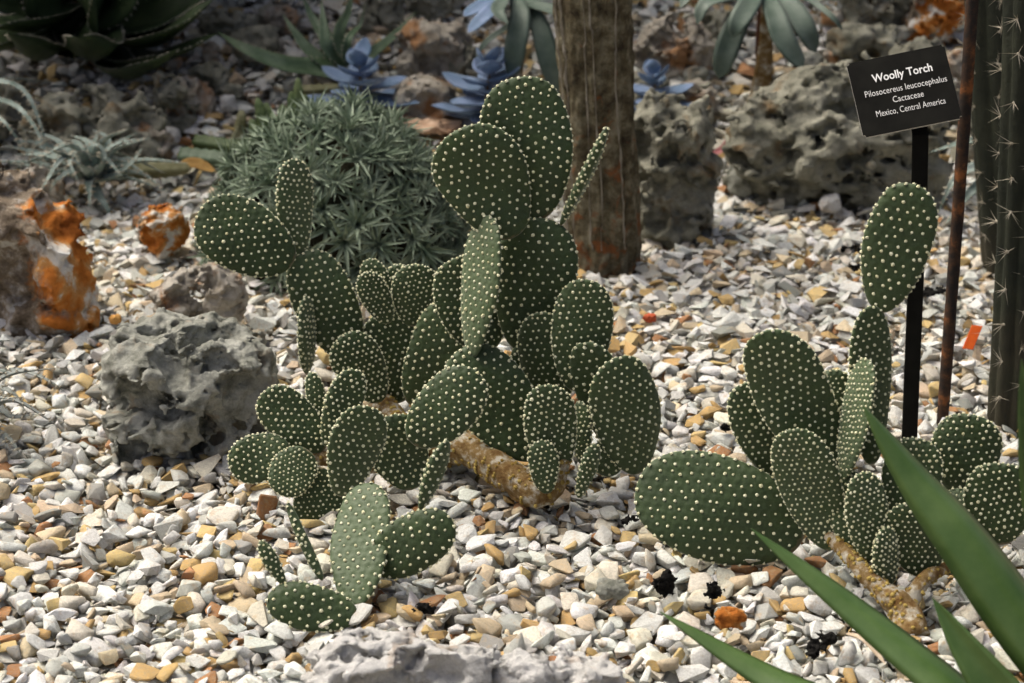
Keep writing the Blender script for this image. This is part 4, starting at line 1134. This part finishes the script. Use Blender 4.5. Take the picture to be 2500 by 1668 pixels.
# ------------------------------------------------------------------ spiky cushion plant
def build_cushion():
    g = G(805, 690); s = pxm(g); rx = 330 / s; ry = rx * 0.9
    cen = np.array([g[0], g[1] + ry * 0.86, g[2]])
    topz = at(805, 258, cen[1])[2] - cen[2]
    root = thing('cushion_plant', 'domed grey green cushion of spiky rosettes behind the polka dot cactus', 'plant', cen)
    N0, F = ICO[5]
    keep = N0[:, 2] > -0.25
    V = N0 * np.array([rx * 0.86, ry * 0.86, topz * 0.84]) * (1 + 0.07 * fbm(N0 * 5, 3, 3))[:, None]
    me = mesh_np('dead_leaf_core', V, F, True, [M_CUSHCORE])
    obj('dead_leaf_core', me, root)
    rng = np.random.default_rng(9)
    meshes = []
    for q in range(8):
        VV, FF, b = [], [], 0
        nl = int(rng.integers(18, 26))
        for i in range(nl):
            az = i * 2.39996 + rng.normal(0, 0.15); f = i / nl
            el = (0.18 + 1.15 * f ** 0.8) + rng.normal(0, 0.10)
            L = 0.047 * (1.0 - 0.30 * f) * rng.uniform(0.8, 1.2)
            d = np.array([math.cos(az) * math.cos(el), math.sin(az) * math.cos(el), math.sin(el)])
            d2 = np.array([math.cos(az), math.sin(az), 0]) * math.cos(el - 0.30) + np.array([0, 0, 1]) * math.sin(el - 0.25)
            sd = nrm(np.cross(d, [0, 0, 1.0])); nn = np.cross(sd, d); wv = 0.0066 * (1 - 0.3 * f)
            c0 = np.zeros(3); c1 = d * L * 0.45; c2 = c1 + nrm(d2) * L * 0.55
            vs_ = [c0 - sd * wv * 0.5, c0 + sd * wv * 0.5, c1 - sd * wv * 0.42 + nn * 0.0010, c1 - nn * 0.0008, c1 + sd * wv * 0.42 + nn * 0.0010, c2]
            VV += vs_; FF += [[b, b + 1, b + 3], [b, b + 3, b + 2], [b + 1, b + 4, b + 3], [b + 2, b + 3, b + 5], [b + 3, b + 4, b + 5]]; b += 6
        meshes.append(mesh_np('rosette', np.array(VV), np.array(FF), False, [M_CUSHION]))
    n = 215
    for i in range(n):
        zf = 1 - (i + 0.5) / n * 1.08
        az = i * 2.39996
        rr = math.sqrt(max(0, 1 - zf * zf))
        d = np.array([rr * math.cos(az), rr * math.sin(az), zf]) + rng.normal(0, 0.035, 3); d = nrm(d)
        p = d * np.array([rx, ry, topz]) * rng.uniform(0.84, 0.96)
        if p[2] < 0.008: p[2] = 0.008
        nn = nrm(d / np.array([rx, ry, topz]) * rx + rng.normal(0, 0.16, 3))
        o = obj('rosette', meshes[int(rng.integers(0, 8))], root)
        fr = frames(nn[None], np.array([rng.uniform(0, 6.28)]))[0] * rng.uniform(0.85, 1.28)
        Mx = Matrix([list(fr[0]) + [p[0]], list(fr[1]) + [p[1]], list(fr[2]) + [p[2]], [0, 0, 0, 1]])
        o.matrix_local = Mx
build_cushion()

# ------------------------------------------------------------------ blue rosettes
def blue_rosette(label, basepx, toppx, rpx, seed, leaves=26):
    rng = np.random.default_rng(seed)
    g = G(*basepx); s = pxm(g); R = rpx / s
    top = at(toppx[0], toppx[1], g[1] + 0.005)
    root = thing('blue_rosette', label, 'succulent', g, 'blue rosettes on the bank')
    Hh = top[2] - g[2]
    axis = top - g
    stem_path = [g - [0, 0, 0.01], g + axis * 0.5, g + axis * 0.9]
    V, F, mi = leaf_data(stem_path, 0.012, (0, -1, 0), fold=0.0, thick=0.010, prof='strap', m=8)
    obj('stem', mesh_np('stem', V - g, F, True, [M_STEM]), root)
    for i in range(leaves):
        f = i / leaves
        az = i * 2.39996 + rng.normal(0, 0.12)
        hfrac = 0.10 + 0.82 * f ** 1.05
        el = -0.18 + 0.55 * f + (0.75 * max(0, (f - 0.6) / 0.4)) + rng.normal(0, 0.06)
        L = R * (1.02 - 0.30 * f if f < 0.6 else 0.55 - 0.2 * (f - 0.6) / 0.4) * rng.uniform(0.85, 1.1)
        p0 = g + axis * hfrac
        h = np.array([math.cos(az), math.sin(az), 0])
        p1 = p0 + (h * math.cos(el) + [0, 0, math.sin(el)]) * L * 0.55
        p2 = p1 + (h * math.cos(el + 0.28) + [0, 0, math.sin(el + 0.28)]) * L * 0.45
        leaf(root, [p0, p1, p2], L * (0.66 if f < 0.6 else 0.90), nrm(np.array([0, 0, 1.0]) - h * 0.2), M_BLUE, prof='oval', fold=0.22, thick=0.004, m=12, seed=seed * 50 + i)
    return root
blue_rosette('blue rosette plant standing between the curved aloe leaf and the skull shaped rock', (885, 292), (876, 128), 150, 4, 17)
blue_rosette('blue rosette plant touching the tallest dotted pads', (1180, 312), (1200, 132), 162, 6, 19)
blue_rosette('blue rosette plant just right of the bark covered trunk', (1612, 305), (1592, 160), 125, 8, 16)

# ------------------------------------------------------------------ hanging long leaved rosettes
def path_leaf(root, pts, w, mat, up=(0, -0.6, 0.8), **kw):
    P = [at(*p) for p in pts]
    mid = P[len(P) // 2]
    return leaf(root, P, w / pxm(mid), up, mat, **kw)

def hanging_rosette(label, cpx, Y, leaves, mats):
    c_ = at(cpx[0], cpx[1], Y)
    gz = float(hz(c_[0], Y)); g = np.array([c_[0], Y, gz])
    root = thing('long_leaf_rosette', label, 'succulent', g, 'grey green rosettes hanging over the bank')
    V, F, mi = leaf_data([g - [0, 0, 0.02], (g + c_) / 2 + [0.01, 0, 0], c_], 0.040, (0, -1, 0), fold=0.0, thick=0.03, prof='strap', m=8)
    obj('stem', mesh_np('stem', V - g, F, True, [M_STEM]), root)
    for i, (pts, wpx, mk, up) in enumerate(leaves):
        path_leaf(root, [(cpx[0], cpx[1], Y)] + list(pts), wpx, mats[mk], up, prof='blunt', fold=0.22, thick=0.006, m=18, seed=i + 31)
    # leaves going back and up, out of the picture
    rng = np.random.default_rng(int(cpx[0]))
    for i in range(10):
        az = rng.uniform(0.1, math.pi - 0.1); el = rng.uniform(0.2, 1.1); L = rng.uniform(0.11, 0.16)
        h = np.array([math.cos(az), math.sin(az), 0])
        leaf(root, [c_, c_ + (h * math.cos(el) + [0, 0, math.sin(el)]) * L * 0.6, c_ + (h * math.cos(el - 0.2) + [0, 0, math.sin(el - 0.2)]) * L], 0.036, (0, 0, 1), mats[0], prof='spoon', fold=0.25, thick=0.006, m=12, seed=60 + i)
    return root
F1 = (0, -0.75, 0.65)
hanging_rosette('long leaved grey green rosette left of the bark covered trunk', (1246, -22), 3.66,
    [([(1200, 0, 3.60), (1132, 40, 3.56)], 46, 1, (0, -0.3, 1)), ([(1205, 20, 3.56), (1142, 80, 3.52)], 44, 1, (0, -0.4, 1)), ([(1270, 30, 3.58), (1258, 120, 3.54), (1250, 192, 3.54)], 58, 0, F1),
     ([(1310, 50, 3.58), (1340, 150, 3.55), (1365, 238, 3.55)], 56, 0, F1), ([(1250, 50, 3.62), (1190, 100, 3.6), (1160, 140, 3.6)], 16, 0, F1), ([(1300, 10, 3.6), (1360, 30, 3.56), (1400, 70, 3.54)], 46, 0, (0, -0.4, 1)),
     ([(1225, 6, 3.55), (1216, 30, 3.5), (1240, 58, 3.48)], 40, 0, (0, -0.4, 1))], [M_GREYLEAF, M_BLUE])
hanging_rosette('long leaved dark green rosette hanging above the big pitted boulder', (1862, -38), 3.60,
    [([(1790, -10, 3.52), (1722, 10, 3.48), (1702, 60, 3.47)], 44, 0, (0, -0.4, 1)), ([(1830, 10, 3.5), (1800, 60, 3.46), (1790, 92, 3.46)], 58, 0, F1), ([(1810, 40, 3.54), (1775, 120, 3.50), (1755, 192, 3.50)], 64, 0, F1),
     ([(1890, 30, 3.5), (1915, 100, 3.46), (1962, 168, 3.45)], 62, 0, F1), ([(1925, 10, 3.52), (1965, 70, 3.48), (1992, 128, 3.48)], 60, 0, F1), ([(1960, -10, 3.55), (2030, 40, 3.5), (2058, 76, 3.5)], 18, 0, F1),
     ([(1760, -20, 3.55), (1690, -15, 3.5), (1660, 20, 3.48)], 40, 0, (0, -0.3, 1)), ([(1862, 20, 3.62), (1860, 100, 3.62), (1856, 175, 3.64)], 34, 2, F1)], [M_GREYLEAF, M_BLUE, two_tone('withered_leaf', (0.10, 0.05, 0.035), (0.2, 0.10, 0.07), 40)])

# ------------------------------------------------------------------ dark toothed agave
def build_agave():
    Y = 3.95
    c_ = at(180, 60, Y); g = np.array([c_[0], Y, float(hz(c_[0], Y)) - 0.02]); s = pxm(c_)
    root = thing('toothed_agave', 'large dark green agave with pale toothed leaf edges', 'agave', g)
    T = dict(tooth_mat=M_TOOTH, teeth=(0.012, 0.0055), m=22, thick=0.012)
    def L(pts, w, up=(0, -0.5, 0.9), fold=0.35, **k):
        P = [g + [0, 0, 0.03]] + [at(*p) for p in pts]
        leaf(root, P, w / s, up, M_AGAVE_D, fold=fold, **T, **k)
    L([(300, 150, 3.74), (420, 132, 3.62), (528, 84, 3.58)], 120, (0.25, -0.35, 0.9))
    L([(280, 170, 3.68), (370, 160, 3.56), (438, 118, 3.50)], 110, (0.25, -0.3, 0.9))
    L([(230, 130, 3.62), (200, 100, 3.5), (190, 92, 3.42)], 150, (0, -0.2, 1))
    L([(110, 130, 3.62), (60, 105, 3.5), (20, 82, 3.42)], 120, (-0.1, -0.25, 1))
    L([(100, 60, 3.66), (0, 62, 3.52), (-80, 90, 3.45)], 150, (-0.1, -0.3, 1))
    L([(330, 60, 3.8), (450, 10, 3.75), (560, -80, 3.75)], 170, (0.1, -0.5, 0.9))
    L([(260, 20, 3.8), (320, -60, 3.75), (380, -160, 3.75)], 190, (0.1, -0.7, 0.7))
    L([(160, 20, 3.8), (120, -60, 3.72), (100, -170, 3.7)], 190, (0, -0.8, 0.6))
    L([(60, 20, 3.8), (-60, -40, 3.72), (-160, -140, 3.7)], 180, (0, -0.6, 0.8))
    L([(210, 60, 3.7), (215, -10, 3.56), (225, -80, 3.46)], 200, (0, -0.9, 0.5))
    L([(330, 100, 3.72), (430, 70, 3.62), (520, 0, 3.58)], 150, (0.2, -0.4, 0.9))
    L([(60, 90, 3.64), (-40, 120, 3.5), (-140, 160, 3.42)], 130, (-0.1, -0.25, 1))
    rng = np.random.default_rng(12)
    for i in range(16):
        az = rng.uniform(-0.5, math.pi + 0.5); el = rng.uniform(0.25, 1.2); Ln = rng.uniform(0.38, 0.60)
        h = np.array([math.cos(az), math.sin(az), 0]); b0 = g + [0, 0, 0.05]
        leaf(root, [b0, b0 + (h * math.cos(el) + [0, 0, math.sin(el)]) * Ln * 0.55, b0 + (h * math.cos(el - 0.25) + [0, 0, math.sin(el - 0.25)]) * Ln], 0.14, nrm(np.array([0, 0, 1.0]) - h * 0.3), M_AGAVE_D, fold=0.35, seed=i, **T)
build_agave()

# ------------------------------------------------------------------ aloes and small succulents on the bank
def build_aloe(label, c_, leaves, name='aloe', mat=None, teeth=(0.010, 0.0035)):
    g = G(*c_)
    root = thing(name, label, 'aloe', g)
    for i, (pts, w) in enumerate(leaves):
        P = [g + [0, 0, 0.004]] + [at(*p) for p in pts]
        leaf(root, P, w / pxm(P[1]), (0.05, -0.55, 0.85), mat or M_ALOE, fold=0.35, thick=0.008, teeth=teeth, prof='strap', m=20, seed=i)
    return root
ga = G(905, 178)[1]
build_aloe('aloe with one long toothed leaf curving along the rubble behind the cushion plant', (850, 190),
    [([(780, 172, ga - 0.02), (690, 160, ga - 0.05), (600, 122, ga - 0.05), (530, 78, ga)], 72), ([(800, 100, ga), (760, 40, ga + 0.04), (735, -20, ga + 0.05)], 48), ([(830, 90, ga), (850, 30, ga), (862, -30, ga)], 48),
     ([(760, 130, ga), (720, 80, ga + 0.02), (690, 35, ga + 0.05)], 46), ([(850, 100, ga - 0.05), (880, 60, ga), (892, 10, ga)], 28), ([(900, 140, ga), (960, 90, ga), (1015, 30, ga)], 42), ([(800, 120, ga - 0.05), (790, 60, ga - 0.03), (785, 0, ga)], 48)])
ga2 = G(700, 330)[1]
def upright_stem(root, p0, p1, r, mat, seed):
    """four angled succulent stem with small teeth on the ridges"""
    O = np.array(root.location); m, k = 22, 16
    C = curve_pts([p0, (p0 + p1) / 2 + np.array([0.004, 0, 0]), p1], m); s = np.linspace(0, 1, m)
    T = np.gradient(C, axis=0); T /= np.linalg.norm(T, axis=1)[:, None]
    A = np.cross(T, [0.3, 1, 0.1]); A /= np.linalg.norm(A, axis=1)[:, None]; B = np.cross(T, A)
    th = np.linspace(0, 2 * math.pi, k, endpoint=False)
    rr = r * (0.62 + 0.38 * np.abs(np.cos(2 * th + 0.4)) ** 1.5)[None] * ((1 - s ** 5) ** 0.5 * (1 + 0.10 * np.sin(s * 46 + seed)))[:, None]
    rr = np.maximum(rr, r * 0.05)
    P = C[:, None] + A[:, None] * (np.cos(th)[None] * rr)[:, :, None] + B[:, None] * (np.sin(th)[None] * rr)[:, :, None]
    V = np.concatenate([P.reshape(-1, 3), C[:1], C[-1:]]); kk = np.arange(k); k2 = (kk + 1) % k; e = (m - 1) * k
    F = np.concatenate([grid_faces(m, k, True), np.stack([k2, kk, np.full(k, m * k)], -1), np.stack([e + kk, e + k2, np.full(k, m * k + 1)], -1)])
    return obj('stem', mesh_np('stem', V - O, F, True, [mat]), root)
def build_stapelia():
    g = G(690, 345)
    root = thing('stem_succulent', 'clump of small upright green finger stems behind the cushion plant', 'succulent', g)
    rng = np.random.default_rng(14)
    for i, (bx, by, tx, ty) in enumerate([(640, 350, 628, 238), (660, 345, 648, 250), (700, 330, 712, 222), (675, 340, 690, 255), (735, 320, 745, 230), (625, 360, 612, 290), (655, 352, 665, 275), (770, 315, 782, 240), (715, 330, 728, 190), (572, 330, 590, 268)]):
        p0 = G(bx, by); p1 = at(tx, ty, p0[1] + 0.02)
        upright_stem(root, p0 - [0, 0, 0.01], p1, 0.0115, M_YELLOWSTEM if i == 9 else M_STAPELIA, i)
    lab = ['green toothed stem lying on the gravel, uppermost of the fallen stems', 'darker green toothed stem lying between two other fallen stems', 'long yellowish stem lying on the gravel beside the silver spiny plant', 'pale thin stem lying under the blue rosette']
    for i, (a, b, r, m_) in enumerate([((478, 362), (640, 385), 0.013, M_STAPELIA), ((442, 402), (600, 418), 0.0165, M_ALOE), ((292, 438), (470, 430), 0.015, M_YELLOWSTEM), ((735, 232), (868, 222), 0.009, M_YELLOWSTEM)]):
        p0 = G(*a); p1 = G(*b); rt = thing('fallen_stem', lab[i], 'succulent', p0, 'fallen stems on the bank')
        upright_stem(rt, p0 + [0, 0, r * 0.9], p1 + [0, 0, r * 0.9], r, m_, i + 40)
    rt = thing('dry_leaf', 'ochre dry leaf beside the yellowish fallen stem', 'leaf', G(440, 440))
    P = [G(435, 425) + [0, 0, .012], G(475, 428) + [0, 0, .02], G(530, 438) + [0, 0, .012]]
    leaf(rt, P, 0.022, (0, -0.6, 0.8), two_tone('ochre_leaf', (0.22, 0.12, 0.03), (0.34, 0.21, 0.06), 50), prof='oval', thick=0.002)
build_stapelia()

# ------------------------------------------------------------------ silver spiny plants at the left
def silver_plant(label, c_, leaves, mat, wpx, seed, teeth=(0.012, 0.006), fill=None):
    g = G(*c_)
    root = thing('spiny_bromeliad', label, 'plant', g)
    for i, pts in enumerate(leaves):
        P = [g + [0, 0, 0.012]] + [at(*p) for p in pts]
        leaf(root, P, wpx / pxm(P[1]), (0.05, -0.3, 1.0), mat, fold=0.42, thick=0.004, teeth=teeth, prof='strap', m=22, seed=i + seed)
    if fill:
        rng = np.random.default_rng(seed)
        n, Lm, cc = fill
        for i in range(n):
            az = i * 2.4 + rng.normal(0, 0.3); el = rng.uniform(0.05, 1.1); Ln = Lm * rng.uniform(0.6, 1.1)
            h = np.array([math.cos(az), math.sin(az), 0])
            b0 = g + [0, 0, 0.012]
            p1 = b0 + (h * math.cos(el) + [0, 0, math.sin(el)]) * Ln * 0.5
            el2 = el - rng.uniform(0.2, 1.3)
            p2 = p1 + (h * math.cos(el2) + [0, 0, math.sin(el2)]) * Ln * 0.5
            p2[2] = max(p2[2], float(hz(p2[0], p2[1])) + 0.008)
            leaf(root, [b0, p1, p2], wpx / pxm(b0) * rng.uniform(0.7, 1.0), (0, 0, 1), mat, fold=0.42, thick=0.004, teeth=teeth, prof='strap', m=16, seed=i + seed + 90)
    return root
yb = G(215, 455)[1]
silver_plant('silver green curling spiny plant beside the rusty orange and white rock', (222, 462),
    [[(280, 430, yb - 0.05), (325, 395, yb - 0.05), (346, 362, yb - 0.04)], [(255, 390, yb), (262, 340, yb + 0.02), (228, 318, yb + 0.03)], [(232, 400, yb - 0.02), (215, 350, yb), (170, 330, yb + 0.02)],
     [(150, 395, yb), (80, 372, yb + 0.02), (10, 355, yb + 0.02)], [(160, 400, yb - 0.05), (110, 380, yb - 0.05), (40, 378, yb - 0.05)], [(180, 420, yb - 0.08), (140, 440, yb - 0.10), (120, 470, yb - 0.10)],
     [(250, 400, yb - 0.06), (245, 360, yb - 0.06), (205, 352, yb - 0.06)], [(205, 410, yb - 0.1), (170, 395, yb - 0.12), (190, 440, yb - 0.14)], [(240, 480, yb - 0.06), (262, 510, yb - 0.08), (268, 545, yb - 0.09)], [(160, 380, yb + 0.03), (90, 350, yb + 0.04), (30, 345, yb + 0.04)]],
    M_HECHTIA, 38, 5, fill=(30, 0.165, None))
yl = G(-40, 430)[1]
silver_plant('spiny plant whose long silver toothed leaves arch down over the dark rocks', (-120, 330),
    [[(-40, 210, yl), (60, 225, yl - 0.02), (122, 372, yl - 0.06)], [(-60, 250, yl), (30, 255, yl - 0.04), (90, 320, yl - 0.08), (118, 400, yl - 0.10)], [(-60, 290, yl), (0, 290, yl - 0.1), (70, 380, yl - 0.12)]],
    M_HECHTIA, 38, 25, fill=(10, 0.22, None))
yq = G(20, 1010)[1]
silver_plant('grey toothed bromeliad whose leaves reach over the gravel towards the pitted rock', (-70, 1060),
    [[(-30, 930, yq), (40, 905, yq), (110, 925, yq - 0.02), (162, 960, yq - 0.03)], [(-20, 990, yq - 0.05), (30, 1018, yq - 0.08), (96, 1010, yq - 0.09)], [(-30, 1050, yq - 0.08), (20, 1070, yq - 0.11), (50, 1110, yq - 0.13)], [(-20, 950, yq - 0.02), (30, 960, yq - 0.03), (64, 1006, yq - 0.05)], [(-40, 960, yq - 0.03), (0, 945, yq - 0.03), (12, 975, yq - 0.05)]],
    M_HECHTIA_G, 30, 45, fill=(14, 0.13, None))
yr = G(2380, 500)[1]
def right_aloe():
    g = G(2430, 505)
    root = thing('blue_aloe', 'pale blue green toothed aloe behind the rusty rod', 'aloe', g)
    for i, pts in enumerate([[(2420, 360, yr), (2370, 345, yr - 0.02), (2270, 372, yr - 0.03)], [(2425, 400, yr), (2390, 405, yr - 0.02), (2330, 440, yr - 0.05), (2290, 520, yr - 0.06)], [(2420, 440, yr - 0.03), (2370, 470, yr - 0.05), (2310, 545, yr - 0.08)], [(2430, 380, yr), (2400, 350, yr + 0.03), (2345, 330, yr + 0.05)]]):
        P = [g + [0, 0, 0.02]] + [at(*p) for p in pts]
        leaf(root, P, 40 / pxm(P[1]), (0.1, -0.4, 0.9), M_HECHTIA, fold=0.4, thick=0.006, teeth=(0.014, 0.005), prof='strap', m=20, seed=i)
right_aloe()

# ------------------------------------------------------------------ foreground agave
def build_front_agave():
    g = G(2800, 1930)
    root = thing('foreground_agave', 'fresh green smooth leaved agave reaching in over the gravel in front of the smaller cactus', 'agave', g)
    def L(pts, w, up, fold=0.55, **k):
        P = [g + [0, 0, 0.03]] + [at(*p) for p in pts]
        leaf(root, P, w / pxm(P[-2]), up, M_AGAVE_F, fold=fold, thick=0.006, prof='agave', m=30, **k)
    L([(2620, 1640, 1.62), (2390, 1330, 1.68), (2235, 1150, 1.72), (2108, 992, 1.75)], 172, (0.30, -0.62, 0.62), -0.62)
    L([(2540, 1840, 1.58), (2300, 1650, 1.64), (2060, 1460, 1.70), (1836, 1292, 1.74)], 124, (0.3, -0.45, 0.85), -0.30)
    L([(2300, 1880, 1.58), (2050, 1730, 1.64), (1860, 1640, 1.68), (1612, 1494, 1.72)], 125, (0.2, -0.42, 0.88), -0.25)
    L([(2640, 1900, 1.56), (2500, 1760, 1.60), (2380, 1610, 1.63), (2278, 1462, 1.66)], 128, (-0.5, -0.45, 0.6), 0.45)
    L([(2610, 1500, 1.60), (2545, 1250, 1.62), (2512, 1050, 1.63), (2494, 880, 1.64)], 105, (-0.3, -0.8, 0.4), 0.5)
    L([(2700, 1560, 1.58), (2720, 1200, 1.58), (2760, 900, 1.60)], 110, (0.0, -0.8, 0.4), 0.5)
    L([(2760, 1500, 1.66), (2800, 1200, 1.72), (2850, 1000, 1.78)], 110, (0.2, -0.8, 0.4), 0.5)
build_front_agave()

# ------------------------------------------------------------------ small things on the gravel
def husk(label, px, py, w, h, seed, rot=0.0):
    g = G(px, py); s = pxm(g)
    me = rock_mesh('charred_husk', (w / 2 / s * 1.2, w / 2 / s * 0.7, h / 2 / s), seed, 3, M_CHAR, 6, 0.35, 0.35, rough=0.4, blocky=2.0)
    o = obj('charred_husk', me); o.location = g + [0, 0, h / 2 / s * 0.85]; o.rotation_euler = (0.1, rot, 0.3)
    return tag(o, label, 'husk', 'black shrivelled husks on the gravel')
for i, (lab, px, py, w_, h_, r_) in enumerate([
    ('black shrivelled husk just right of the lowest dotted pads', 1036, 1500, 52, 36, 0.1),
    ('blocky black husk in front of the big low dotted pad', 1622, 1445, 58, 62, 0.9),
    ('long upright black husk in front of the big low dotted pad', 1738, 1485, 46, 88, 0.35),
    ('black curled husk lying between two foreground agave leaves', 2002, 1590, 84, 44, -0.35),
    ('small black spiky husk at the edge of the big low dotted pad', 1540, 1278, 44, 26, 0.0),
    ('small black husk left of the smaller dotted cactus', 1772, 1055, 26, 24, 0.3),
    ('flat black husk in the gravel behind the smaller dotted cactus', 2086, 620, 58, 24, 0.25),
    ('black husk lying beside the topmost pad of the smaller cactus', 2098, 665, 50, 26, 0.1),
    ('long black husk between the sign stake and the rusty rod', 2282, 718, 56, 20, -0.2),
    ('round black husk near the foot of the big pitted boulder', 2126, 545, 36, 30, 0.2)]):
    husk(lab, px, py, w_, h_, 300 + i, r_)

def build_small():
    g = G(2372, 848); s = pxm(g)
    me = bpy.data.meshes.new('plastic_chip'); bm = bmesh.new(); bmesh.ops.create_cube(bm, size=1.0)
    for v_ in bm.verts:
        v_.co = Vector((v_.co.x * 26 / s + v_.co.z * 18 / s, v_.co.y * 0.004, v_.co.z * 60 / s))
    bmesh.ops.bevel(bm, geom=list(bm.edges), offset=0.0006, segments=1, affect='EDGES')
    bm.to_mesh(me); bm.free(); me.materials.append(M_TAG)
    o = obj('plastic_chip', me); o.location = g + [0, 0, 0.014]; o.rotation_euler = (-0.5, 0.05, -0.15)
    tag(o, 'bright orange plastic chip standing in the gravel beside the columnar cactus', 'plastic chip')
    for i, (lab, px, py, w_, h_, m_) in enumerate([('dark red stone in the gravel right of the main cactus', 1584, 790, 36, 22, M_RED), ('bright ochre rounded stone behind the pitted limestone lump', 282, 795, 30, 26, two_tone('ochre_stone', (0.50, 0.24, 0.05), (0.6, 0.33, 0.10), 80)),
          ('dark grey speckled oval stone in front of the main cactus', 1494, 1462, 82, 44, M_ROCK), ('large blocky orange stone beneath the foreground agave leaf', 1782, 1535, 78, 52, M_ORANGE2)]):
        g = G(px, py); s = pxm(g)
        me = rock_mesh('coloured_stone', (w_ / 2 / s, w_ / 2 / s * 0.7, h_ / 2 / s), 400 + i, 3, m_, 0, 0.3, 0.2, rough=0.18, blocky=2.6)
        o = obj('coloured_stone', me); o.location = g + [0, 0, h_ / 2 / s + 0.002]
        tag(o, lab, 'stone')
    rt = thing('pink_leaf', 'curved pink fallen leaf against the foot of the pitted boulder', 'leaf', G(1762, 375))
    yp = G(1770, 375)[1] - 0.01
    leaf(rt, [at(1740, 378, yp), at(1765, 362, yp), at(1780, 335, yp + 0.01), at(1784, 318, yp + 0.02)], 0.012, (0.2, -0.7, 0.6), M_PINK, prof='oval', thick=0.002)
    rt = thing('dry_leaf', 'thin curled straw coloured leaf beneath the long foreground agave leaf', 'leaf', G(2100, 1600))
    leaf(rt, [G(2065, 1568) + [0, 0, .01], G(2110, 1600) + [0, 0, .016], G(2160, 1650) + [0, 0, .012]], 0.009, (0.2, -0.4, 0.8), M_STRAW, prof='oval', thick=0.002)
build_small()

# ------------------------------------------------------------------ unseen shrubs added to shade the bank
M_SHADE_SHRUB = leaf_mat('shade_shrub_leaf', (0.018, 0.034, 0.012), (0.045, 0.075, 0.024), 9, 0.5, 0.3)
M_WOOD = two_tone('shade_shrub_wood', (0.05, 0.035, 0.025), (0.11, 0.085, 0.06), 40, 0.9)
def shrub(label, x, y, lobes, seed, n=7000):  # added out of view; crown placed to keep sky light off the bank
    rng = np.random.default_rng(seed)
    g = np.array([x, y, float(hz(x, y))]); root = thing('shade_shrub', label, 'shrub', g, 'unseen shade shrubs behind the bank')
    for q in range(5):
        lb = lobes[q % len(lobes)]; tip = np.array(lb[:3]) - [x, y, 0] - [0, 0, g[2]]
        b0 = np.array([0.06 * (q - 2), 0.03 * q, -0.05])
        V, F, mi = leaf_data([b0, b0 * 1.5 + [0, 0, 0.3 * tip[2]], tip * [0.6, 0.6, 0.8], tip], 0.07, (0, -1, 0), fold=0.0, thick=0.05, prof='strap', m=14)
        obj('trunk' if q == 0 else 'branch', mesh_np('branch', V, F, True, [M_WOOD]), root)
    lf = np.array([[0, 0, 0], [0.35, 0.5, 0.06], [0, 1, 0], [-0.35, 0.5, 0.06]]); lF = np.array([[0, 1, 2], [0, 2, 3]])
    P = []
    for lb in lobes:
        k = n // len(lobes); d = rng.normal(size=(k, 3)); d /= np.linalg.norm(d, axis=1)[:, None]
        rr = rng.uniform(0.35, 1.0, (k, 1)) ** 0.5 * (1 + 0.25 * fbm(d * 2.5, seed, 3))[:, None]
        P.append(np.array(lb[:3]) + d * rr * np.array(lb[3:6]))
    P = np.concatenate(P) - g; N = rng.normal(size=P.shape) + [0, -0.2, 0.7]
    V, F = stamp(lf * 0.075, lF, frames(N, rng.uniform(0, 6.28, len(P))) * rng.uniform(0.6, 1.3, (len(P), 1, 1)), P)
    tag(obj('crown', mesh_np('crown', V, F, False, [M_SHADE_SHRUB]), root), kind='stuff')
shrub('unseen evergreen shrub added for shade behind the toothed agave', -0.9, 5.0, [(-0.9, 4.9, 0.9, 0.6, 0.5, 0.55), (-0.6, 4.25, 0.72, 0.6, 0.5, 0.30), (-1.1, 3.95, 0.72, 0.5, 0.5, 0.30), (-1.3, 4.6, 1.4, 0.6, 0.6, 0.6), (-0.9, 5.0, 1.9, 0.8, 0.7, 0.6), (-0.95, 5.0, 0.45, 0.5, 0.35, 0.4)], 5)
shrub('unseen evergreen shrub added for shade behind the aloe with the long curved leaf', 0.15, 5.1, [(0.1, 5.0, 0.9, 0.6, 0.5, 0.55), (0.1, 4.4, 0.95, 0.6, 0.45, 0.35), (-0.2, 4.9, 1.8, 0.7, 0.6, 0.5), (0.4, 5.1, 1.9, 0.7, 0.6, 0.5), (0.1, 5.05, 0.45, 0.55, 0.35, 0.4)], 6)
shrub('unseen evergreen shrub added for shade behind the dark pitted ridge rock', 1.2, 5.1, [(1.2, 5.0, 0.9, 0.6, 0.5, 0.55), (1.0, 4.4, 0.95, 0.6, 0.45, 0.35), (1.3, 4.2, 1.1, 0.5, 0.4, 0.35), (1.5, 4.9, 1.8, 0.7, 0.6, 0.5), (0.9, 5.1, 1.9, 0.7, 0.6, 0.5), (1.2, 5.05, 0.45, 0.55, 0.35, 0.4)], 7)
